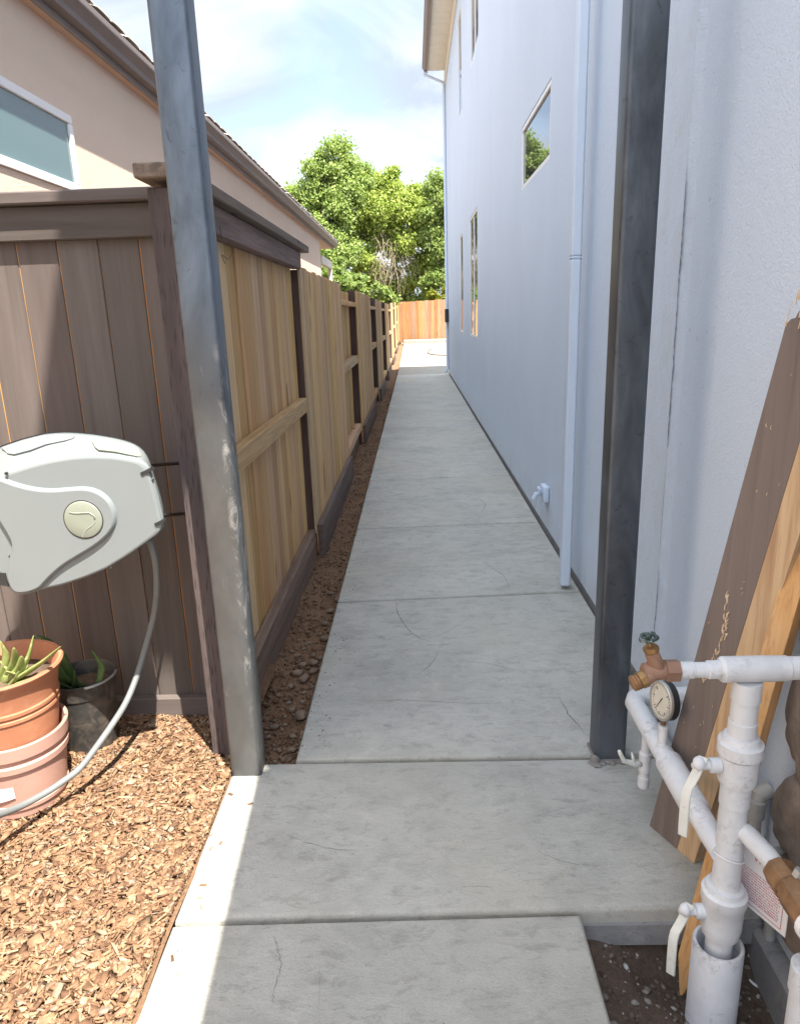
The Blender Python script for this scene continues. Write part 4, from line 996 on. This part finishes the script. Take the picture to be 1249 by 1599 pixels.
# ball valve handles on the riser
def bar(b, pts, w, th, wd=(0, 1, 0)):
    P = [Vector(p) for p in pts]; rings = []
    wd = Vector(wd).normalized()
    for i, p in enumerate(P):
        t_ = (P[min(i+1, len(P)-1)]-P[max(0, i-1)]).normalized(); n_ = t_.cross(wd).normalized()
        rings.append([p+wd*w+n_*th, p-wd*w+n_*th, p-wd*w-n_*th, p+wd*w-n_*th])
    b.loft(rings)
for (zv, dx0) in ((0.530, 0.0), (0.138, 0.0)):
    b = MB(); b.turn((RX-0.04, RY, zv), (-1, 0, 0), [(0, .017), (.022, .017), (.024, .010), (.040, .010), (.042, .013), (.050, .013), (.052, .006), (.06, .006)], 16); st_ = obj('valve_stem', b, M_pvc, man, smooth=True, ang=35)
    b = MB(); x0 = RX-0.083; bar(b, [(x0+.004, RY-.004, zv+.024), (x0-.002, RY-.004, zv+.004), (x0-.012, RY-.006, zv-.024), (x0-.026, RY-.010, zv-.050), (x0-.030, RY-.012, zv-.070), (x0-.030, RY-.012, zv-.120), (x0-.029, RY-.012, zv-.172)], 0.0105, 0.0032, (0.75, -0.66, 0)); bmesh.ops.bevel(b.bm, geom=b.bm.edges[:], offset=.0015, segments=1, affect='EDGES')
    obj('valve_handle', b, M_handle, man, smooth=True, ang=40)
    b = MB(); b.rock((x0-.004, RY-.004, zv+.008), .014, 1, 1, 1.2, 2, .08); obj('handle_nut', b, M_pvc, man, smooth=True)
# branch towards the camera with brass check valve
b = MB(); b.tube([(RX+.012, RY, .372), (RX+.024, RY-.03, .372), (RX+.036, RY-.09, .371), (RX+.040, RY-.132, .37)], .0215, 20); obj('branch_pipe', b, M_pvc, man, smooth=True, ang=50)
b = MB(); b.turn((RX+.040, RY-.125, .37), (0.05, -1, -.02), [(0, .029), (.006, .033), (.05, .034), (.052, .030), (.062, .030), (.064, .036), (.13, .037), (.133, .029), (.15, .029), (.152, .034), (.22, .034), (.225, .02)], 8)
bv = obj('brass_valve', b, M_brass, man, smooth=True, ang=30)
b = MB(); b.turn((RX+.052, RY-.180, .398), (0.3, 0, 1), [(0, .013), (.016, .013), (.017, .009)], 6); obj('bolt', b, M_zinc, bv)
b = MB(); b.turn((RX+.040, RY-.262, .367), (0.05, -1, 0), [(0, .0355), (.016, .0355)], 20); obj('tape_band', b, M_label, bv)

# sleeve pipe round the foot of the riser
b = MB(); b.turn((0.683, RY, -0.45), (0, 0, 1), [(0, .057), (.494, .057), (.497, .055), (.497, .049), (.494, .047), (.30, .047)], 40)
tag(obj('pipe_sleeve', b, M_pvcd, smooth=True, ang=35), 'wide weathered white pipe sleeve in the dirt around the riser foot', 'pipe')
# white pipe at the lower right corner
b = MB(); b.turn((0.735, 1.10, -0.3), (0, 0, 1), [(0, .0305), (.50, .0305), (.502, .0345), (.56, .0345), (.562, .03)], 24)
tag(obj('pipe_stub', b, M_pvc, smooth=True, ang=35), 'short white pipe rising at the bottom right edge below the brass valve', 'pipe')
# grey conduits by the wall
b = MB(); b.tube([(0.852, 1.535, -0.25), (0.850, 1.56, 0.10), (0.848, 1.575, 0.24), (0.856, 1.578, 0.285), (0.885, 1.58, 0.30)], [.016, .016, .016, .021, .021], 14); b.turn((0.849, 1.572, 0.225), (0, 0, 1), [(0, .021), (.05, .022)], 14)
tag(obj('conduit', b, M_conduit, smooth=True, ang=40), 'grey conduit with elbow into the white wall behind the riser', 'conduit', 'grey conduits by the wall')
b = MB(); b.tube([(0.866, 1.47, -0.25), (0.866, 1.475, 0.10), (0.866, 1.48, 0.20)], .014, 14); 
tag(obj('conduit', b, M_conduit, smooth=True, ang=40), 'straight grey conduit between the elbow conduit and the brown stones', 'conduit', 'grey conduits by the wall')
b = MB(); b.tube(spline([Vector((0.852, 1.50, -0.13)), px(1163, 1500, Z=-.17), px(1168, 1528, Z=-.19), px(1190, 1545, Z=-.19), px(1215, 1555, Z=-.185), px(1240, 1572, Z=-.18)], 5), .0035, 8)
tag(obj('cable', b, M_label, smooth=True), 'thin white cable trailing over the dirt below the conduit', 'cable')

# warning placard tied to the riser
SL = px(1143, 1395, Y=1.405); SRt = px(1222, 1462, Z=SL.z); sd = (SRt-SL); SWD = sd.length*1.03; sd.normalize()
up = Vector((0, 0, 1)); SHT = 0.165; snn = sd.cross(up).normalized()
sg = thing('warning_sign', 'white placard with red lettering hung behind the riser', 'sign', SL)
def plate(u0, u1, v0, v1, d, th, mat, nm, par=sg):
    b = MB(); o = SL+sd*u0+up*v0+snn*d
    b.prism([o, o+sd*(u1-u0), o+sd*(u1-u0)+up*(v1-v0), o+up*(v1-v0)], snn*th); return obj(nm, b, mat, par)
if snn.dot(Vector(EYE)-SL) < 0: snn = -snn
plate(-0.012, SWD, 0, SHT, -.002, .002, M_label, 'plate')
b = MB()
def dash(u0, u1, v0, v1):
    o = SL+sd*u0+up*v0+snn*.0004; b.prism([o, o+sd*(u1-u0), o+sd*(u1-u0)+up*(v1-v0), o+up*(v1-v0)], snn*.0003)
for (u0, u1, v0, v1) in ((0.0, SWD-.012, .010, .0115), (0.0, SWD-.012, SHT-.0115, SHT-.010), (0.0, .0015, .0115, SHT-.0115), (SWD-.0135, SWD-.012, .0115, SHT-.0115)): dash(u0, u1, v0, v1)
obj('border', b, M_red, sg)
b = MB()
rows = 12
for r in range(rows):
    v = 0.022+r*0.0070; u = 0.005
    while u < SWD-.022:
        w_ = random.uniform(.0012, .0030); hgt = .0036 if r else .0050
        dash(u, u+w_*0.8, v, v+hgt*random.uniform(.7, 1)); 
        if random.random() < .5: dash(u, u+w_*1.1, v+hgt*.4, v+hgt*.6)
        u += w_*1.1+(.0022 if random.random() < .22 else .0009)
obj('fine_print', b, M_red, sg)
tx = bpy.data.curves.new('heading', 'FONT'); tx.body = 'WARNING'; tx.size = 0.022; tx.extrude = .0004; tx.align_x = 'CENTER'
to = bpy.data.objects.new('heading', tx); COL.objects.link(to)
dg = bpy.context.evaluated_depsgraph_get(); dg.update(); tme = bpy.data.meshes.new_from_object(to.evaluated_get(dg)); bpy.data.objects.remove(to)
Mx = Matrix((sd, up, snn)).transposed().to_4x4(); Mx.translation = sd*(SWD*0.70)+up*(SHT-.033)+snn*.0006
tme.transform(Mx); tme.materials.clear(); tme.materials.append(M_red)
ho = bpy.data.objects.new('heading', tme); COL.objects.link(ho); ho.parent = sg
b = MB(); b.tube([(RX+.034*math.cos(a), RY+.034*math.sin(a), .295-.012*math.cos(a-.6)) for a in np.linspace(0, 2*math.pi, 24)], .0016, 6); b.tube([(RX+.034, RY+.0, .285), SL+sd*.004+up*(SHT-.004)], .0014, 6); obj('tie_string', b, M_label, sg)

# ================================================================== LEANING PLANKS
def lean(name, foot, axis, width_dir, w_, th, mat, label, strip=None, L_=1.7, jag=False):
    ax = Vector(axis).normalized(); wd = Vector(width_dir); wd = (wd-wd.dot(ax)*ax).normalized(); nn = ax.cross(wd).normalized()
    if nn.x > 0: nn = -nn                                # outward face looks to -X
    F0 = Vector(foot); root = thing(name, label, 'plank', F0, 'planks leaning on the white wall')
    def part(nm, a, c, mat_, top, prd=0.0):
        b = MB(); n = len(top)
        rings = []
        for side in (prd, -th):
            rings.append(([F0+wd*a+nn*side, F0+wd*c+nn*side]+[F0+wd*(c+(a-c)*i/(n-1))+ax*tz+nn*side for i, tz in enumerate(top)]))
        b.loft(rings); return obj(nm, b, mat_, root)
    return part, root
def jagtop(L_, n, amp): return [L_+random.uniform(-amp, amp*0.4) for _ in range(n)]
foot = Vector((0.669, 1.814, 0.002)); topL = Vector((0.780, 1.551, 1.465))
axp = topL-foot; axn = axp.normalized(); Lp = axp.length
wn = Vector((math.sin(R_(25)), -math.cos(R_(25)), 0)); wn = (wn-wn.dot(axn)*axn).normalized()
nnp = axn.cross(wn).normalized(); nnp = -nnp if nnp.x > 0 else nnp
root = thing('plank', 'wide brown plank with a bare pine edge and broken top, leaning on the wall', 'plank', foot, 'planks leaning on the white wall')
def strip(nm, u0, u1, mat_, tops, prd):
    b = MB(); n = len(tops); rings = []
    for side in (prd, -0.038):
        low = []
        for u in (u0, u1):
            p = foot+wn*u+nnp*side; low.append(p-axn*((p.z-0.001)/axn.z))      # foot of the plank sits flat on the slab
        rings.append(low+[foot+wn*(u1+(u0-u1)*q/(n-1))+nnp*side+axn*tz for q, tz in enumerate(tops)])
    b.loft(rings); return obj(nm, b, mat_, root)
W0, W1 = 0.106, 0.168
jt = [Lp+0.05*(1-q/12)+random.uniform(-.022, .022) for q in range(13)][::-1]
strip('painted_board', 0, W0, M_brownp, [Lp+0.06+random.uniform(-.02, .02)-0.05*(q/12) for q in range(13)], 0.0)
strip('bare_edge', W0+.0006, W1, M_plankraw, [Lp+0.02, Lp+0.05, Lp+.04, Lp+.06], -0.0008)
def splinter(b, p, q, w_):
    b.tube([p, p.lerp(q, .5)+Vector((-.002, 0, 0)), q], [w_, w_*.8, .0006], 5)
b = MB()
for k in range(34):
    u = random.uniform(0.0, .10); p = foot+wn*u+axn*(Lp-0.02+random.uniform(0, .075))+nnp*.0006; splinter(b, p, p+axn*random.uniform(.02, .06)+wn*random.uniform(-.004, .004), random.uniform(.0008, .0026))
for k in range(46):
    t_ = 0.84-random.uniform(0, 1)**1.1*.27; p = foot+wn*(0.052+0.010*math.sin(t_*20)+random.uniform(-.007, .007))+axn*(t_)+nnp*.0003; splinter(b, p, p+axn*random.uniform(.006, .024)+wn*random.uniform(-.005, .005), random.uniform(.0008, .0028))
for k in range(22):
    p = foot+wn*random.uniform(.01, .098)+axn*random.uniform(.2, 1.4)+nnp*.0003; splinter(b, p, p+axn*random.uniform(.003, .010)+wn*random.uniform(-.004, .004), random.uniform(.0004, .0009))
obj('splinters', b, m_plain('pale_split_wood', (0.62, 0.48, 0.32), 0.8, 0.2, 60), root)['kind'] = 'stuff'
foot2 = Vector((0.640, 1.436, -0.19)); top2 = px(1242, 905, X=WX-0.05); top2 = foot2+(top2-foot2)*1.5
axp2 = top2-foot2
b = MB(); ax2 = axp2.normalized(); wd2 = Vector((0.55, -0.80, 0)); wd2 = (wd2-wd2.dot(ax2)*ax2).normalized(); nn2 = ax2.cross(wd2)
L2 = axp2.length
def q2(u, v, t_): return foot2+wd2*u+nn2*v+ax2*t_
b.loft([[q2(0.004, -.012, 0), q2(.010, -.012, 0), q2(.010, .012, 0), q2(.004, .012, 0)], [q2(-.022, -.019, .10), q2(.026, -.019, .06), q2(.026, .019, .06), q2(-.022, .019, .10)], [q2(-.022, -.019, L2), q2(.026, -.019, L2), q2(.026, .019, L2), q2(-.022, .019, L2)]])
o = obj('stake', b, M_plank2); tag(o, 'narrow orange pine stake with a pointed foot, leaning behind the riser', 'plank', 'planks leaning on the white wall')

# ================================================================== SMALL THINGS
# dry vine hooked over the fence
b = MB(); P = [px(x, y, X=-.655) for x, y in ((343, 352), (347, 372), (358, 380), (362, 395), (356, 405), (347, 398), (352, 412))]; b.tube(spline(P, 4), .0015, 5)
tag(obj('dry_vine', b, M_bark), 'thin dry vine dangling from the fence header beside the left post', 'vine')
# coiled hose on the far patio
P = [Vector((0.85+1.0*math.cos(a)*s, 26.8+1.4*math.sin(a)*s, gz(26.8+1.4*math.sin(a)*s)+0.02)) for a, s in ((3.3, .9), (3.0, .8), (2.4, .8), (1.9, .9), (1.4, 1.0))]
P = [Vector((x, y, gz(y)+.02)) for x, y in ((0.70, 28.6), (0.62, 28.1), (0.55, 27.4), (0.50, 26.6), (0.56, 25.9), (0.75, 25.4), (1.1, 25.1), (1.6, 25.2))]
b = MB(); b.tube(spline(P, 5), .02, 8); tag(obj('patio_hose', b, M_hose2), 'dark hose lying in a loose curve on the sunlit patio', 'hose')

# ================================================================== TREES
def leaves(name, centers, n, size, spread, mat, par):
    C = np.asarray(centers); idx = rng.integers(0, len(C), n)
    d = rng.normal(size=(n, 3)); d /= np.linalg.norm(d, axis=1)[:, None]
    r = spread[idx]*(rng.uniform(0, 1, n)**0.75)*rng.uniform(.7, 1.25, n)
    P = C[idx]+d*r[:, None]*np.array([1, 1, 0.85])
    s = size*rng.uniform(0.55, 1.3, n)
    nrm = d*0.6+rng.normal(size=(n, 3))*0.8+np.array([0, -0.2, 0.5]); nrm /= np.linalg.norm(nrm, axis=1)[:, None]
    t1 = np.cross(nrm, rng.normal(size=(n, 3))); t1 /= np.linalg.norm(t1, axis=1)[:, None]; t2 = np.cross(nrm, t1)
    V = np.stack([P-t1*s[:, None]*0.55, P+t2*s[:, None]*0.36, P+t1*s[:, None]*0.6-nrm*s[:, None]*.12, P-t2*s[:, None]*0.36], 1).reshape(-1, 3)
    F = np.arange(n*4).reshape(n, 4)
    return fast(name, V, F, mat, par)
def tree(base, lobes, label, leafm, nleaf, lsize, bark=M_bark, r0=0.16, group='trees beyond the back fence', twigs=0, name='tree', lean_=(0, 0), clump=0.62, per=10):
    root = thing(name, label, 'tree', base, group); base = Vector(base)
    cs, sp = [], []
    b = MB(); topz = max(l[2] for l in lobes)
    tp_ = base+Vector((lean_[0], lean_[1], (topz-base.z)*0.62))
    trunk = [base+Vector((0, 0, -0.3)), base.lerp(tp_, .35)+Vector((.08, 0, 0)), base.lerp(tp_, .7)+Vector((-.06, .05, 0)), tp_]
    tr = spline(trunk, 5); b.tube(tr, [r0*(1-0.75*i/len(tr)) for i in range(len(tr))], 10)
    for (x, y, z, r) in lobes:
        c = Vector((x, y, z)); cand = [p for p in tr if p.z < z-0.2] or [tr[1]]
        st = min(cand, key=lambda p: (p-c).length+max(0, (z-p.z))*0.1); m_ = st.lerp(c, .5)+Vector((random.uniform(-.2, .2), random.uniform(-.2, .2), -.15))
        limb = spline([st, m_, c], 4); rr0 = r0*0.32; b.tube(limb, [rr0*(1-.75*i/len(limb)) for i in range(len(limb))], 7)
        n = max(5, int(per*r*r))
        for k in range(n):
            d = Vector(rng.normal(size=3)).normalized(); rr = r*rng.uniform(0.35, 1.0)**0.7
            q = c+Vector((d.x*rr, d.y*rr, d.z*rr*0.92)); cs.append(tuple(q)); sp.append(clump*rng.uniform(.55, 1.25))
            if k % 2 == 0: b.tube([c.lerp(q, .1), c.lerp(q, .6)+Vector((0, 0, .06)), q], [.018, .011, .004], 4, cap=False)
    obj('trunk', b, bark, root, smooth=True)
    leaves('crown', cs, nleaf, lsize, np.array(sp), leafm, root)
    if twigs:
        b = MB()
        for k in range(twigs):
            x = rng.uniform(-1.0, 1.0); z = rng.uniform(3.6, 5.6)
            p = Vector((base.x+x, base.y-1.5+rng.uniform(-.4, .4), z)); q = p+Vector((rng.uniform(-.5, .5), 0, -rng.uniform(.4, 1.6)))
            b.tube([p, p.lerp(q, .5)+Vector((rng.uniform(-.15, .15), 0, .1)), q], [.016, .012, .005], 4, cap=False)
        obj('dead_twigs', b, M_twig, root)
    return root
tree((-4.2, 39, 0.2), [(-3.75, 39, 9.5, .7), (-4.1, 39, 8.9, .95), (-3.3, 39, 8.7, .9), (-3.0, 39.3, 8.3, 1.1), (-4.2, 38.6, 8.0, 1.2), (-5.2, 39, 7.3, 1.1), (-6.2, 39, 7.4, .9), (-5.6, 38.5, 6.2, 1.2), (-4.2, 38.3, 6.5, 1.3), (-3.1, 38.6, 6.9, 1.1), (-4.8, 38.2, 5.0, 1.3), (-3.5, 38.4, 4.9, 1.1), (-6.3, 39, 5.6, 1.1), (-4.2, 38.2, 3.6, 1.1), (-5.6, 38.6, 3.8, 1.1)],
     'tallest green poplar tree standing left of the others beyond the back fence', M_leafA, 72000, .14, r0=.17)
tree((-0.9, 40, 0.2), [(-2.2, 40, 8.2, .95), (-1.3, 40, 8.05, .9), (-0.5, 40, 7.6, .9), (0.4, 40, 7.3, .8), (-1.9, 39.4, 6.9, 1.2), (-0.5, 39.3, 6.5, 1.2), (0.6, 39.6, 6.3, 1.1), (-2.4, 39.4, 5.5, 1.1), (-1.1, 39, 5.2, 1.0), (0.3, 39.2, 5.0, 1.1), (-2.2, 39.3, 3.8, 1.0), (0.6, 39.4, 3.6, 1.0), (-0.4, 39.6, 3.2, .8), (0.3, 39.5, 2.6, .8), (-1.0, 39.6, 2.4, .8), (-2.2, 39.5, 2.6, .9), (-1.4, 39.8, 3.2, .8)],
     'broad yellow-green tree with grey dead twigs below its crown in the middle', M_leafB, 76000, .14, r0=.20, twigs=130)
tree((2.6, 38, 0.2), [(1.3, 38, 7.2, .75), (2.0, 38, 7.3, .85), (2.9, 38, 7.2, 1.0), (1.4, 37.6, 6.5, 1.0), (2.6, 37.6, 6.4, 1.2), (1.7, 37.5, 5.2, .9), (3.0, 37.5, 5.0, 1.2), (1.8, 37.4, 4.1, .8), (1.4, 37.3, 3.1, .8), (2.6, 37.5, 2.9, .9), (3.5, 37.5, 3.8, 1.1), (4.0, 38, 7.2, 1.2), (4.3, 38, 5.8, 1.2)],
     'green tree half hidden by the white house corner beyond the fence', M_leafC, 80000, .14, r0=.16)
tree((1.25, 35.6, 0.4), [(1.0, 35.6, 2.1, .45), (1.5, 35.6, 2.2, .5), (2.0, 35.7, 2.0, .5), (.75, 35.6, 1.9, .35)], 'rounded yellow-green shrub just behind the back fence', M_leafY, 16000, .11, r0=.04, name='shrub', group='shrubs behind the fences', clump=.2, per=40)
tree((-2.6, 24, 0.0), [(-2.9, 24, 3.0, .7), (-2.3, 24.2, 2.6, .7), (-2.0, 24, 2.2, .6), (-3.2, 24, 2.2, .7), (-2.5, 24, 1.8, .7)], 'dark green shrub past the end of the beige neighbour house', M_leafC, 7000, .13, r0=.05, name='shrub', group='shrubs behind the fences', clump=.26, per=22)
tree((-1.9, 29, 0.1), [(-2.2, 29, 2.6, .7), (-1.6, 29, 2.4, .6), (-1.2, 29.3, 2.2, .5), (-2.6, 29, 3.2, .7), (-2.0, 29, 1.7, .7)], 'leafy shrub behind the wooden fence, under the middle tree', M_leafC, 7000, .13, r0=.05, name='shrub', group='shrubs behind the fences', clump=.26, per=22)
tree((-9.5, 46, 0.2), [(-9, 46, 6, 2.0), (-7.3, 46, 5.5, 1.6), (-11, 46, 6.5, 2.2), (-8, 46, 3.8, 1.8), (-10, 46, 3.8, 1.8), (-6, 46, 4, 1.4)], 'distant tree behind the roof of the beige house', M_leafC, 24000, .22, r0=.2)
